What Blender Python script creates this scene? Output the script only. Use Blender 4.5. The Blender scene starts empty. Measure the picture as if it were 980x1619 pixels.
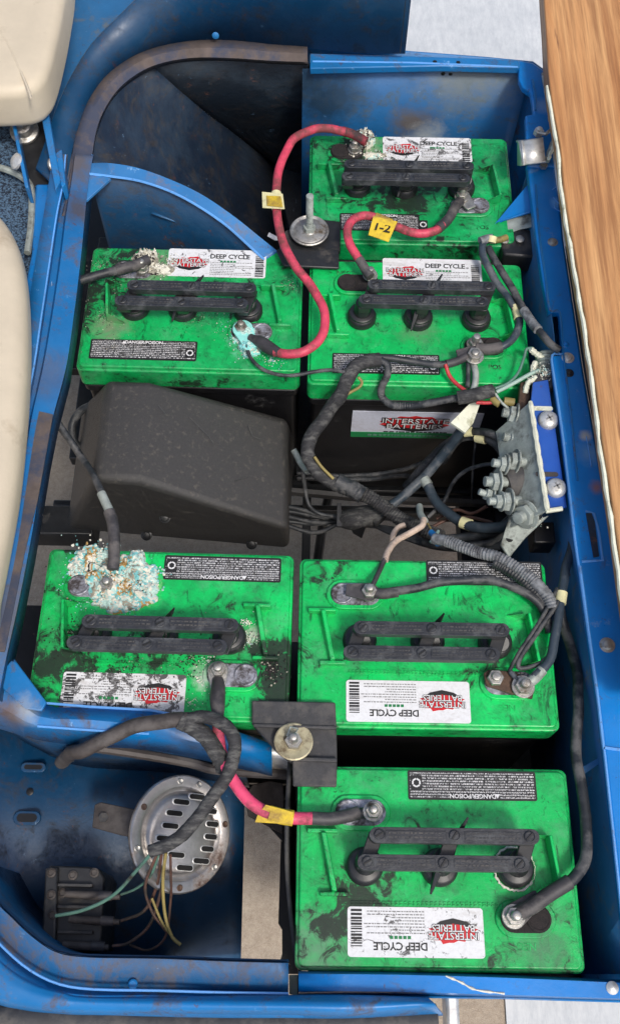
import bpy, bmesh, math, random
from mathutils import Vector, Matrix, noise
R = math.radians
rnd = random.Random(7)
sc = bpy.context.scene
COL = sc.collection

# ------------------------------------------------------------------ camera
F, CH, TILT, YAW, ROLL = 1560.0, 0.9672, 0.4385, -0.0078, 0.0275
cd = bpy.data.cameras.new('camera'); cam = bpy.data.objects.new('camera', cd); COL.objects.link(cam)
cd.sensor_fit = 'VERTICAL'; cd.sensor_height = 36.0; cd.lens = F / 1619.0 * 36.0
cd.clip_start = 0.02; cd.clip_end = 200
CM = Matrix.Rotation(YAW, 3, 'Z') @ Matrix.Rotation(TILT, 3, 'X') @ Matrix.Rotation(ROLL, 3, 'Z')
cam.location = (0, 0, CH); cam.rotation_euler = CM.to_euler()
sc.camera = cam
# ------------------------------------------------------------------ light
EXPOSURE = 0.52
SUN_EL, SUN_AZ = R(58), R(150)        # azimuth from +Y clockwise
w = bpy.data.worlds.new('World'); sc.world = w; w.use_nodes = True
nt = w.node_tree
sky = nt.nodes.new('ShaderNodeTexSky'); sky.sky_type = 'NISHITA'; sky.sun_disc = False
sky.sun_elevation = SUN_EL; sky.sun_rotation = SUN_AZ
sky.air_density = 1.0; sky.dust_density = 4.0; sky.ozone_density = 0.6
bgn = nt.nodes['Background']; bgn.inputs[1].default_value = 0.115
nt.links.new(sky.outputs[0], bgn.inputs[0])
ld = bpy.data.lights.new('sun', 'SUN'); sun = bpy.data.objects.new('sun', ld); COL.objects.link(sun)
ld.energy = 1.5; ld.angle = R(10); ld.color = (1, .96, .90)
sd = Vector((math.sin(SUN_AZ) * math.cos(SUN_EL), math.cos(SUN_AZ) * math.cos(SUN_EL), math.sin(SUN_EL)))
sun.rotation_euler = sd.to_track_quat('Z', 'Y').to_euler()
sc.view_settings.view_transform = 'Standard'; sc.view_settings.look = 'None'
sc.view_settings.exposure = EXPOSURE; sc.view_settings.gamma = 1

# ------------------------------------------------------------------ helpers
def U(px, py, z=0.0):
    """a measured point of the photograph placed at height z (lids of the batteries = 0)"""
    d = CM @ Vector(((px - 490.0) / F, (809.5 - py) / F, -1.0))
    t = (z - CH) / d.z
    return Vector((d.x * t, d.y * t, z))
def UL(l, z=None):
    return [U(p[0], p[1], p[2] if z is None else z) for p in l]
def thing(name, label, cat, loc=(0, 0, 0), rz=0, group=None):
    o = bpy.data.objects.new(name, None); COL.objects.link(o)
    o.location = loc; o.rotation_euler = (0, 0, rz); o.empty_display_size = .02
    o['label'] = label; o['category'] = cat
    if group: o['group'] = group
    return o
def tag(o, label, cat, group=None, kind=None):
    o['label'] = label; o['category'] = cat
    if group: o['group'] = group
    if kind: o['kind'] = kind
    return o
def smooth_path(pts, n=8):
    P = [Vector(p) for p in pts]
    if len(P) < 3: return P
    P = [P[0] * 2 - P[1]] + P + [P[-1] * 2 - P[-2]]
    out = []
    for i in range(1, len(P) - 2):
        a, b, c, d = P[i-1:i+3]
        for k in range(n):
            t = k / n
            out.append(.5 * ((2*b) + (c-a)*t + (2*a-5*b+4*c-d)*t*t + (3*b-a-3*c+d)*t**3))
    out.append(P[-2]); return out

class MB:
    def __init__(s): s.v = []; s.f = []; s.m = []
    def add(s, v, f, m=0):
        b = len(s.v); s.v += [Vector(p) for p in v]; s.f += [tuple(b+i for i in q) for q in f]; s.m += [m]*len(f); return s
    def box(s, c, d, rz=0, m=0, rot=None):
        c = Vector(c); x, y, z = [k/2 for k in d]
        M = rot if rot else Matrix.Rotation(rz, 3, 'Z')
        v = [c + M @ Vector((sx*x, sy*y, sz*z)) for sz in (-1, 1) for sx, sy in ((-1,-1),(1,-1),(1,1),(-1,1))]
        return s.add(v, [(3,2,1,0),(4,5,6,7),(0,1,5,4),(1,2,6,5),(2,3,7,6),(3,0,4,7)], m)
    def prism(s, pts, z0, z1, m=0):
        n = len(pts)
        v = [(p[0], p[1], z0) for p in pts] + [(p[0], p[1], z1) for p in pts]
        return s.add(v, [tuple(range(n-1, -1, -1)), tuple(range(n, 2*n))] + [(i, (i+1) % n, n+(i+1) % n, n+i) for i in range(n)], m)
    def cyl(s, p0, p1, r0, r1=None, n=20, m=0, ph=0, caps=True):
        p0, p1 = Vector(p0), Vector(p1); r1 = r0 if r1 is None else r1
        q = (p1-p0).to_track_quat('Z', 'Y').to_matrix()
        v = []
        for p, r in ((p0, r0), (p1, r1)):
            v += [p + q @ Vector((r*math.cos(ph+2*math.pi*i/n), r*math.sin(ph+2*math.pi*i/n), 0)) for i in range(n)]
        f = [(i, (i+1) % n, n+(i+1) % n, n+i) for i in range(n)]
        if caps: f += [tuple(range(n-1, -1, -1)), tuple(range(n, 2*n))]
        return s.add(v, f, m)
    def lathe(s, prof, c, axis=(0,0,1), n=28, m=0):
        q = Vector(axis).to_track_quat('Z', 'Y').to_matrix(); c = Vector(c); v = []; f = []
        for r, h in prof:
            v += [c + q @ Vector((r*math.cos(2*math.pi*i/n), r*math.sin(2*math.pi*i/n), h)) for i in range(n)]
        for k in range(len(prof)-1):
            for i in range(n): f.append((k*n+i, k*n+(i+1) % n, (k+1)*n+(i+1) % n, (k+1)*n+i))
        f.append(tuple(range(n-1, -1, -1))); f.append(tuple((len(prof)-1)*n+i for i in range(n)))
        return s.add(v, f, m)
    def tube(s, pts, r, n=10, m=0, rf=None):
        P = [Vector(p) for p in pts]; N = len(P); v = []; f = []
        up = Vector((0, 0, 1)); pn = None
        for i, p in enumerate(P):
            t = (P[min(i+1, N-1)] - P[max(i-1, 0)])
            t = t.normalized() if t.length > 1e-9 else Vector((1, 0, 0))
            a = pn - t*pn.dot(t) if pn is not None else (up.cross(t) if abs(t.z) < .95 else Vector((1, 0, 0)).cross(t))
            a.normalize(); pn = a; b = t.cross(a)
            rr = rf(i/(N-1), i) if rf else r
            v += [p + (a*math.cos(2*math.pi*k/n) + b*math.sin(2*math.pi*k/n))*rr for k in range(n)]
        for i in range(N-1):
            for k in range(n): f.append((i*n+k, i*n+(k+1) % n, (i+1)*n+(k+1) % n, (i+1)*n+k))
        f.append(tuple(range(n-1, -1, -1))); f.append(tuple((N-1)*n+k for k in range(n)))
        return s.add(v, f, m)
    def build(s, name, mat, parent=None, loc=None, smooth=True, bevel=0, seg=2, angle=40, sub=0):
        me = bpy.data.meshes.new(name)
        off = Vector((0, 0, 0)) if loc is None else Vector(loc)
        me.from_pydata([tuple(p-off) for p in s.v], [], s.f)
        mats = mat if isinstance(mat, (list, tuple)) else [mat]
        for x in mats: me.materials.append(x)
        if len(mats) > 1: me.polygons.foreach_set('material_index', s.m)
        bm = bmesh.new(); bm.from_mesh(me); bmesh.ops.recalc_face_normals(bm, faces=bm.faces)
        bm.to_mesh(me); bm.free()
        if smooth:
            me.polygons.foreach_set('use_smooth', [True]*len(me.polygons))
            me.set_sharp_from_angle(angle=R(angle))
        me.update()
        o = bpy.data.objects.new(name, me); COL.objects.link(o)
        if loc is not None and parent is None: o.location = loc
        if parent:
            o.parent = parent
        if bevel:
            b = o.modifiers.new('bevel', 'BEVEL'); b.width = bevel; b.segments = seg; b.limit_method = 'ANGLE'; b.angle_limit = R(35)
        if sub:
            b = o.modifiers.new('sub', 'SUBSURF'); b.levels = sub; b.render_levels = sub
        return o
def W(parent):    # builder for world-placed parts of a thing whose Empty has a location only
    return parent.location.copy()
def part(mb, name, mat, parent, **k):
    return mb.build(name, mat, parent, loc=world_loc(parent), **k)
def world_loc(p):
    l = Vector(p.location)
    while p.parent: p = p.parent; l += Vector(p.location)
    return l
def plate(name, pts, z, th, mat, parent=None, bevel=.0012, **k):
    P = [U(p[0], p[1], z if len(p) < 3 else p[2]) for p in pts]
    n = len(P)
    v = P + [p - Vector((0, 0, th)) for p in P]
    mb = MB(); mb.add(v, [tuple(range(n)), tuple(range(2*n-1, n-1, -1))] + [(i, (i+1) % n, n+(i+1) % n, n+i) for i in range(n)])
    if parent: return mb.build(name, mat, parent, loc=world_loc(parent), bevel=bevel, **k)
    c = sum(P, Vector())/n
    return mb.build(name, mat, None, loc=c, bevel=bevel, **k)
def grid(name, rows, mat, parent, th=.002, n=6, angle=50, smoothrows=False):
    """a sheet through rows of points (world), each row smoothed; solid thickness"""
    rr = [smooth_path(r, n) if n > 1 else [Vector(p) for p in r] for r in rows]
    if smoothrows:
        cols = [smooth_path([r[i] for r in rr], 4) for i in range(len(rr[0]))]
        rr = [[c[j] for c in cols] for j in range(len(cols[0]))]
    m = len(rr[0]); v = [p for r in rr for p in r]
    f = [(a*m+i, a*m+i+1, (a+1)*m+i+1, (a+1)*m+i) for a in range(len(rr)-1) for i in range(m-1)]
    mb = MB(); mb.add(v, f)
    o = mb.build(name, mat, parent, loc=world_loc(parent) if parent else sum(v, Vector())/len(v), angle=angle)
    s = o.modifiers.new('solid', 'SOLIDIFY'); s.thickness = th; s.offset = -1
    return o

# ------------------------------------------------------------------ materials
class NT:
    def __init__(s, name):
        s.m = bpy.data.materials.new(name); s.m.use_nodes = True; s.t = s.m.node_tree; s.b = s.t.nodes['Principled BSDF']
        s.tc = s.t.nodes.new('ShaderNodeTexCoord')
    def n(s, ty, **k):
        x = s.t.nodes.new(ty)
        for a, b in k.items(): setattr(x, a, b)
        return x
    def l(s, a, b): s.t.links.new(a, b)
    def noise(s, scale, detail=4, rough=.6, stretch=None, loc=(0,0,0), dist=0, src='Object'):
        x = s.n('ShaderNodeTexNoise'); x.inputs['Scale'].default_value = scale; x.inputs['Detail'].default_value = detail
        x.inputs['Roughness'].default_value = rough; x.inputs['Distortion'].default_value = dist
        mp = s.n('ShaderNodeMapping'); mp.inputs['Scale'].default_value = stretch or (1, 1, 1); mp.inputs['Location'].default_value = loc
        s.l(s.tc.outputs[src], mp.inputs[0]); s.l(mp.outputs[0], x.inputs[0]); return x.outputs[0]
    def ramp(s, src, a, b, ca=0, cb=1):
        x = s.n('ShaderNodeMapRange'); x.inputs[1].default_value = a; x.inputs[2].default_value = b
        x.inputs[3].default_value = ca; x.inputs[4].default_value = cb; s.l(src, x.inputs[0]); return x.outputs[0]
    def math(s, op, a, b=None):
        x = s.n('ShaderNodeMath', operation=op)
        for i, q in enumerate((a, b)):
            if q is None: continue
            if isinstance(q, (int, float)): x.inputs[i].default_value = q
            else: s.l(q, x.inputs[i])
        return x.outputs[0]
    def mix(s, f, a, b):
        x = s.n('ShaderNodeMix', data_type='RGBA')
        for i, q in ((0, f), (6, a), (7, b)):
            if isinstance(q, (int, float)): x.inputs[i].default_value = q
            elif isinstance(q, (tuple, list)): x.inputs[i].default_value = (*q, 1)
            else: s.l(q, x.inputs[i])
        return x.outputs[2]
    def bump(s, h, strength=.3, dist=.001):
        x = s.n('ShaderNodeBump'); x.inputs['Strength'].default_value = strength; x.inputs['Distance'].default_value = dist
        s.l(h, x.inputs['Height']); s.l(x.outputs[0], s.b.inputs['Normal'])
    def set(s, col=None, rough=None, metal=None, spec=None):
        for nme, q in (('Base Color', col), ('Roughness', rough), ('Metallic', metal), ('Specular IOR Level', spec)):
            if q is None: continue
            if isinstance(q, (int, float)): s.b.inputs[nme].default_value = q
            elif isinstance(q, tuple): s.b.inputs[nme].default_value = (*q, 1)
            else: s.l(q, s.b.inputs[nme])
        return s.m
def srgb(r, g, b):
    return tuple((c/255/12.92 if c < 11 else ((c/255+.055)/1.055)**2.4) for c in (r, g, b))
def simple(name, col, rough=.5, metal=0, var=.25, scale=60, dirt=0, dirtcol=(.03, .025, .02), bump=.2, stretch=None, lo=None):
    t = NT(name); s = rnd.random()*10
    a = t.noise(scale, 5, .65, stretch, (s, s, 0))
    c = t.mix(t.ramp(a, .3, .7), tuple(x*(1-var) for x in col), tuple(min(1, x*(1+var)) for x in col))
    if dirt:
        d = t.noise(scale*.35, 6, .7, stretch, (0, s, s))
        k = t.ramp(d, .62-dirt*.35, .74-dirt*.3)
        c = t.mix(k, c, dirtcol); rr = t.ramp(k, 0, 1, rough, max(rough, .8))
    else: rr = t.ramp(a, .2, .8, rough*.85, min(1, rough*1.2))
    if bump: t.bump(t.noise(scale*4, 4, .7), bump, .0006)
    return t.set(c, rr, metal)
def paint(name, col, dirt=.3, dirtcol=srgb(82, 70, 66), rough=.38, scratch=.5, seed=0, stains_and_shade=()):
    t = NT(name)
    big = t.noise(9, 4, .6, loc=(seed, 0, 0)); fine = t.noise(160, 5, .7, loc=(0, seed, 0))
    c = t.mix(t.ramp(big, .3, .7), tuple(x*.82 for x in col), tuple(min(1, x*1.15) for x in col))
    d = t.noise(30, 12, .78, loc=(seed*2, seed, 3), dist=.5)
    k = t.ramp(d, .60-dirt*.24, .70-dirt*.22); k2 = t.math('MULTIPLY', k, t.ramp(fine, .25, .65, .25, .95))
    c = t.mix(k2, c, dirtcol)
    for (p, rad, sc_) in stains_and_shade:
        v = t.n('ShaderNodeVectorMath', operation='DISTANCE'); t.l(t.tc.outputs['Object'], v.inputs[0]); v.inputs[1].default_value = tuple(p - Vector((0, .5, 0)))
        q = t.math('ADD', t.ramp(v.outputs['Value'], 0, rad, 1, 0), t.ramp(t.noise(30, 9, .75, loc=(seed, 2, 2)), .2, .8, -.4, .4))
        c = t.mix(t.ramp(q, .15, .8, 0, .9), c, sc_)
    ru = t.noise(42, 12, .82, loc=(seed, 11, seed), dist=.3); c = t.mix(t.ramp(ru, .62-dirt*.05, .65-dirt*.05, 0, .8), c, srgb(84, 52, 40))
    spots = t.noise(75, 7, .8, loc=(seed, seed, 9))
    c = t.mix(t.ramp(spots, .665, .70, 0, .7), c, srgb(60, 45, 40))
    chip = t.noise(55, 9, .8, loc=(seed, 1, seed*2))
    c = t.mix(t.ramp(chip, .635, .665, 0, .6*scratch), c, srgb(140, 184, 226))
    haze_ = t.noise(7, 6, .7, loc=(seed, 8, 8)); c = t.mix(t.ramp(haze_, .48, .75, 0, .12), c, srgb(120, 150, 176))
    sn = t.noise(38, 9, .75, (1, .16, 1), (seed, 5, seed), 1.2)
    c = t.mix(t.math('MULTIPLY', t.ramp(sn, .68, .72), scratch), c, srgb(150, 175, 200))
    t.bump(t.math('ADD', fine, t.ramp(d, 0, 1, 0, 3)), .22, .0006)
    return t.set(c, t.math('ADD', t.ramp(k2, 0, 1, rough, .75), t.ramp(fine, .3, .7, -.06, .08)), 0, .5)

BLUE = srgb(4, 108, 172)
M = {}
M['blue'] = paint('blue paint', BLUE, .34, seed=1, scratch=.8, stains_and_shade=[(U(42, 1122, .02), .022, srgb(150, 160, 170)), (U(8, 1135, .02), .03, srgb(96, 76, 66)), (U(60, 1112, .02), .012, srgb(120, 96, 84)), (U(300, 1150, .01), .05, srgb(60, 84, 120))])
M['blue_rail'] = paint('blue rail paint', srgb(0, 118, 196), .10, seed=12, scratch=.5, rough=.33, stains_and_shade=[(U(930, 715, .035), .022, srgb(96, 150, 200)), (U(925, 690, .035), .010, srgb(190, 190, 180)), (U(942, 770, .035), .012, srgb(150, 110, 110)), (U(860, 165, .04), .02, srgb(110, 150, 200)), (U(880, 320, .035), .012, srgb(110, 170, 220))])
M['blue_worn'] = paint('worn blue paint', srgb(24, 108, 168), .36, seed=4, scratch=1)
M['blue_arch'] = paint('rubbed sky sheen blue paint', srgb(50, 116, 174), .40, srgb(96, 104, 124), seed=5, scratch=1)  # worn paint, its base also lightened to paint in sky reflection
M['edge'] = paint('edge highlight and scratch blue paint', srgb(96, 158, 224), .12, seed=6, scratch=.6)  # pale blue that paints edge highlights; the rail scratches share it
M['blue_left'] = paint('sooted blue paint', srgb(20, 102, 162), .44, srgb(74, 74, 88), seed=14, scratch=1, stains_and_shade=[(U(118, 260, .05), .06, srgb(92, 84, 80)), (U(125, 330, .05), .035, srgb(70, 66, 70)), (U(76, 600, .05), .05, srgb(60, 90, 130)), (U(20, 980, .05), .08, srgb(84, 88, 100))])
M['blue_dirty'] = paint('dirty blue paint', srgb(20, 86, 136), .5, srgb(88, 82, 82), .5, seed=7)
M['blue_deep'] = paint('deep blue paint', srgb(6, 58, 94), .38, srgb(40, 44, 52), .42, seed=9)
M['blue_well'] = paint('grimy shaded blue paint', srgb(8, 30, 52), .45, srgb(46, 42, 40), .62, seed=15)  # grimy, with the base darkened to paint in the deep well's shade
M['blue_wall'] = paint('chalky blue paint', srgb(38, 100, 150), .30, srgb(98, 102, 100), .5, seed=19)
M['well_dark'] = paint('shade dark blue paint', srgb(6, 20, 32), .4, srgb(34, 32, 32), .6, seed=31)  # near-black blue puts the well's depth shade into the colour
M['seal'] = simple('dusty rubber seal', srgb(92, 82, 78), .85, var=.25, scale=50, dirt=.5, dirtcol=srgb(60, 66, 84), bump=.5)
M['black'] = simple('black plastic', (.016, .017, .019), .42, var=.3, scale=90, dirt=.15, dirtcol=(.06, .055, .05))
M['case'] = simple('black battery case', (.006, .006, .007), .4, var=.3, scale=70, dirt=.1, dirtcol=(.04, .04, .04))
M['dusty_black'] = simple('dusty black plastic', (.040, .040, .042), .6, var=.25, scale=120, dirt=.35, dirtcol=(.085, .08, .075), bump=.5)
M['cover'] = simple('scuffed cover plastic', (.036, .035, .034), .48, var=.12, scale=420, dirt=.2, dirtcol=(.085, .078, .068), bump=.9)
M['bar'] = simple('vent bar plastic', (.024, .026, .031), .42, var=.35, scale=120, dirt=.3, dirtcol=(.075, .08, .085), bump=.6)
M['cable'] = simple('black cable jacket', (.022, .025, .029), .5, var=.4, scale=90, dirt=.4, dirtcol=(.11, .11, .11), bump=.5)
M['blue_cable'] = simple('slate cable jacket', (.035, .05, .066), .42, var=.25, scale=90, dirt=.3, dirtcol=(.12, .13, .14), bump=.4)
M['tape'] = simple('cloth wrap tape', (.026, .026, .028), .75, var=.5, scale=170, dirt=.4, dirtcol=(.1, .1, .095), bump=.9, stretch=(1, 3, 1))
M['loom'] = simple('dusty loom', (.17, .18, .19), .8, var=.6, scale=150, dirt=.3, dirtcol=(.04, .04, .045), bump=.8)
M['sleeve'] = simple('shrink sleeve', (.045, .042, .045), .55, var=.3, scale=70, dirt=.4, dirtcol=(.12, .11, .105))
M['red'] = simple('faded red cable', srgb(200, 66, 90), .5, var=.25, scale=70, dirt=.5, dirtcol=srgb(120, 60, 62), bump=.3)
M['red_dark'] = simple('sooty red cable', srgb(150, 48, 60), .6, var=.3, scale=70, dirt=.5, dirtcol=srgb(62, 46, 46), bump=.5)
M['pink'] = simple('pink red cable', srgb(220, 74, 112), .45, var=.2, scale=60, dirt=.4, dirtcol=srgb(130, 60, 70), bump=.2)
M['yellow'] = simple('yellow tape', srgb(208, 178, 44), .55, var=.18, scale=60, dirt=.4, dirtcol=srgb(140, 112, 60))
M['cream'] = simple('cream tape', srgb(214, 208, 160), .6, var=.15, scale=60, dirt=.15, dirtcol=srgb(120, 112, 90))
M['washer'] = simple('dull washer', srgb(176, 168, 138), .5, .3, var=.2, scale=80, dirt=.35, dirtcol=srgb(110, 96, 74))
M['steel'] = simple('tarnished steel', (.42, .41, .38), .42, .8, var=.3, scale=150, dirt=.25, dirtcol=(.14, .11, .08), bump=.5)
M['zinc'] = simple('zinc coated steel', (.62, .62, .6), .38, .55, var=.2, scale=90, dirt=.2, dirtcol=(.28, .27, .24), bump=.3)
M['chrome'] = simple('dulled chrome', (.42, .40, .38), .32, .85, var=.2, scale=60, dirt=.22, dirtcol=(.16, .11, .09), bump=.35)
M['lead'] = simple('lead', (.36, .37, .42), .5, .55, var=.35, scale=130, dirt=.5, dirtcol=(.07, .06, .06), bump=.5)
M['rust'] = simple('brown oxidised copper', (.085, .05, .032), .6, .3, var=.4, scale=120, dirt=.3, dirtcol=(.03, .02, .02), bump=.6)
M['galv'] = simple('galvanised bracket', srgb(158, 166, 160), .6, .25, var=.25, scale=90, dirt=.3, dirtcol=srgb(96, 98, 92), bump=.6)
M['chalk'] = simple('chalky corroded edge', srgb(214, 216, 196), .8, 0, var=.12, scale=90, dirt=.15, dirtcol=srgb(150, 150, 120), bump=.6)
M['void'] = simple('matt black recess', (.004, .004, .004), .95, var=.1, bump=0)
M['white'] = simple('white print', (.7, .7, .7), .5, var=.05, scale=30, bump=0)
M['ink'] = simple('black ink', (.012, .012, .012), .5, var=.1, scale=30, bump=0)
M['redink'] = simple('red ink', srgb(196, 28, 36), .45, var=.1, scale=30, bump=0)
M['greenink'] = simple('green ink', srgb(20, 120, 66), .45, var=.1, scale=30, bump=0)
M['greyink'] = simple('grey print', (.2, .2, .2), .6, var=.1, scale=30, bump=0)
M['wire_green'] = simple('green wire', srgb(84, 122, 108), .5, var=.2, dirt=.2)
M['wire_brown'] = simple('brown wire', srgb(92, 66, 56), .5, var=.2, dirt=.3)
M['wire_yellow'] = simple('yellow wire', srgb(140, 126, 74), .6, var=.2, dirt=.2)
M['wire_white'] = simple('dirty white wire', srgb(206, 184, 166), .5, var=.15, dirt=.2, dirtcol=srgb(110, 90, 80))
M['wire_red'] = simple('thin red wire', srgb(178, 50, 56), .5, var=.2, dirt=.2)
M['wire_pale'] = simple('pale green wire', srgb(150, 176, 164), .5, var=.2, dirt=.3)
M['hose'] = simple('brown rubber hose', (.055, .046, .042), .6, var=.4, scale=60, dirt=.4, dirtcol=(.10, .09, .085), bump=.7)
M['teal1'] = simple('turquoise crystals', srgb(122, 186, 186), .85, var=.25, scale=200, bump=.9)
M['teal2'] = simple('pale blue crystals', srgb(178, 206, 198), .9, var=.15, scale=200, bump=.9)
M['wcrust'] = simple('white crystals', srgb(214, 212, 198), .95, var=.15, scale=200, bump=.9)
M['ocrust'] = simple('yellow brown crystals', srgb(176, 142, 88), .95, var=.3, scale=200, bump=.9)
M['gcrust'] = simple('grey crystals', srgb(150, 146, 132), .95, var=.35, scale=200, bump=.9)
M['dcrust'] = simple('black grit', srgb(36, 32, 32), .95, var=.5, scale=200, bump=.9)
M['tealpaste'] = simple('turquoise paste', srgb(140, 214, 206), .8, var=.2, scale=90, bump=.7)
M['vinyl'] = simple('beige vinyl', srgb(196, 184, 162), .5, var=.06, scale=22, dirt=.12, dirtcol=srgb(168, 154, 132), bump=.6)
M['vinyl_white'] = simple('pale vinyl', srgb(206, 202, 188), .5, var=.05, scale=14, bump=.25)
M['concertina'] = M['galv']

def mat_ground():
    t = NT('concrete'); a = t.noise(3, 6, .6); b = t.noise(120, 6, .8); d = t.noise(700, 3, .7)
    c = t.mix(t.ramp(a, .3, .7), srgb(166, 152, 134), srgb(184, 170, 152))
    c = t.mix(t.ramp(b, .35, .65, 0, .6), c, srgb(104, 88, 72))
    c = t.mix(t.ramp(d, .42, .62, 0, .6), c, srgb(186, 174, 158))
    t.bump(t.math('ADD', b, d), .5, .002); return t.set(c, .9)
def mat_pave():
    t = NT('pale concrete'); a = t.noise(4, 6, .6); b = t.noise(60, 6, .8, (1, .3, 1)); d = t.noise(60, 6, .8, (.3, 1, 1))
    c = t.mix(t.ramp(a, .3, .7), srgb(190, 195, 198), srgb(212, 215, 216)); c = t.mix(t.ramp(b, .4, .65, 0, .6), c, srgb(160, 167, 174)); c = t.mix(t.ramp(d, .4, .7, 0, .4), c, srgb(186, 190, 194))
    t.bump(b, .3, .001); return t.set(c, .9)
def mat_wood():
    t = NT('oiled wood')
    g = t.noise(26, 8, .68, (1, .045, 1), (3, 0, 0), .5); f = t.noise(130, 6, .7, (1, .035, 1)); kn = t.noise(55, 5, .65, (1, .07, 1), (9, 2, 0), .3)
    c = t.mix(t.ramp(g, .3, .68), srgb(212, 166, 112), srgb(180, 122, 72))
    c = t.mix(t.ramp(f, .38, .62, 0, .8), c, srgb(136, 90, 52))
    c = t.mix(t.ramp(kn, .66, .73, 0, .8), c, srgb(110, 68, 44))
    t.bump(f, .25, .0008); return t.set(c, .5)
def mat_carpet():
    t = NT('speckled carpet'); a = t.noise(420, 3, .7); b = t.noise(200, 4, .8, loc=(3, 1, 0))
    c = t.mix(t.ramp(a, .42, .58), (.008, .014, .03), srgb(92, 122, 150)); t.bump(b, 1, .004); return t.set(c, .95)
def mat_green(name, seed, amt, blobs, base=srgb(14, 204, 100), film=(), edges=True):
    t = NT(name)
    a = t.noise(12, 3, .5, loc=(seed, 0, 0))
    c = t.mix(t.ramp(a, .3, .7), tuple(x*.72 for x in base), tuple(x*1.06 for x in base))
    veil = t.noise(30, 7, .72, loc=(seed, seed, 0))
    c = t.mix(t.ramp(veil, .44, .70, 0, .5+.5*amt), c, srgb(26, 104, 62))
    pale = t.noise(24, 8, .75, loc=(7, seed, seed)); c = t.mix(t.ramp(pale, .5, .72, 0, .55), c, srgb(96, 158, 122))
    hl = t.noise(70, 9, .8, (1, .35, 1), loc=(seed, 3, 1), dist=1.5); c = t.mix(t.ramp(hl, .575, .635, 0, .65+amt*.35), c, srgb(18, 58, 36))
    fl = t.noise(110, 10, .82, loc=(seed, 6, 1), dist=.4); c = t.mix(t.ramp(fl, .585, .62, 0, .45+amt*.5), c, srgb(22, 30, 26))
    wr = t.noise(90, 8, .8, loc=(9, 6, seed)); c = t.mix(t.ramp(wr, .60, .66, 0, .5), c, srgb(70, 226, 140))
    g = t.noise(48, 9, .74, loc=(seed*3, seed, 0), dist=.8)
    big = t.noise(13, 4, .6, loc=(seed, seed*2, 5))
    tot = t.math('ADD', t.ramp(g, 0, 1, 0, 1), t.ramp(big, .3, .7, -.10, .10))
    mp = t.tc.outputs['Object']
    for (bx, by, br, bs) in blobs:
        v = t.n('ShaderNodeVectorMath', operation='DISTANCE'); t.l(mp, v.inputs[0]); v.inputs[1].default_value = (bx, by, 0)
        tot = t.math('ADD', tot, t.ramp(v.outputs['Value'], 0, br, bs, 0))
    sp = t.n('ShaderNodeSeparateXYZ'); t.l(mp, sp.inputs[0])
    ex = t.ramp(t.math('ABSOLUTE', sp.outputs[0]), .112, .131, 0, .055); ey = t.ramp(t.math('ABSOLUTE', sp.outputs[1]), .074, .091, 0, .055)
    tot = t.math('ADD', tot, t.math('MAXIMUM', ex, ey))
    soft = t.math('MULTIPLY', t.ramp(tot, .57-amt*.16, .74-amt*.16), t.ramp(t.noise(150, 6, .75, loc=(seed, 1, 8)), .3, .65, .35, 1))
    c = t.mix(t.math('MULTIPLY', soft, .62), c, srgb(26, 52, 36))
    for (bx, by, br, fc) in film:
        v = t.n('ShaderNodeVectorMath', operation='DISTANCE'); t.l(mp, v.inputs[0]); v.inputs[1].default_value = (bx, by, 0)
        q = t.math('ADD', t.ramp(v.outputs['Value'], 0, br, .75, -.25), t.ramp(t.noise(60, 9, .78, loc=(seed, 2, 6), dist=.6), .25, .75, -.4, .4))
        c = t.mix(t.ramp(q, .15, .75, 0, .85), c, fc)
    k = t.ramp(tot, .69-amt*.16, .76-amt*.16)
    c = t.mix(t.math('MULTIPLY', k, .93), c, srgb(24, 28, 25))
    dust = t.noise(240, 5, .8, loc=(seed, 4, 4))
    c = t.mix(t.ramp(dust, .70, .76, 0, .55), c, srgb(170, 180, 160))
    t.bump(t.math('ADD', t.ramp(g, 0, 1, 0, 1.5), dust), .28, .0009)
    return t.set(c, t.math('ADD', t.ramp(k, 0, 1, .27, .5), t.ramp(veil, .3, .7, -.03, .12)), 0, .45)
def mat_label(name, seed, dirt, base=srgb(218, 220, 222)):
    t = NT(name); g = t.noise(80, 9, .76, loc=(seed, seed, 0), dist=.6); f = t.noise(260, 5, .8, loc=(seed, 0, 0))
    c = t.mix(t.ramp(f, .45, .75, 0, .35), base, srgb(150, 146, 140))
    c = t.mix(t.ramp(t.noise(45, 6, .8, (.3, 1.6, 1), loc=(seed, 9, 0), dist=1), .52, .7, 0, .35+.3*dirt), c, srgb(150, 140, 128))
    c = t.mix(t.ramp(g, .70-dirt*.22, .72-dirt*.22, 0, .9), c, srgb(44, 40, 38))
    return t.set(c, .5)
def mat_print(name, fg, bg, seed=0, rows=900, cov=.5):
    """rows of tiny print too small to read"""
    t = NT(name)
    sep = t.n('ShaderNodeSeparateXYZ'); t.l(t.tc.outputs['Object'], sep.inputs[0])
    row = t.math('FRACT', t.math('MULTIPLY', sep.outputs[1], rows))
    band = t.math('MULTIPLY', t.math('GREATER_THAN', row, .28), t.math('LESS_THAN', row, .86))
    w_ = t.noise(1, 2, .6, (1500, rows*.9, 1), (seed, 0, 0))
    blk = t.noise(1, 1, .5, (60, rows*.18, 1), (seed, 7, 0))
    k = t.math('MULTIPLY', t.math('MULTIPLY', band, t.math('GREATER_THAN', w_, .5)), t.math('GREATER_THAN', blk, 1-cov-.08))
    g = t.noise(60, 8, .75, loc=(seed, seed, 0))
    c = t.mix(k, bg, fg); c = t.mix(t.ramp(g, .56, .62, 0, .85), c, srgb(44, 42, 40))
    return t.set(c, .5)
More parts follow.
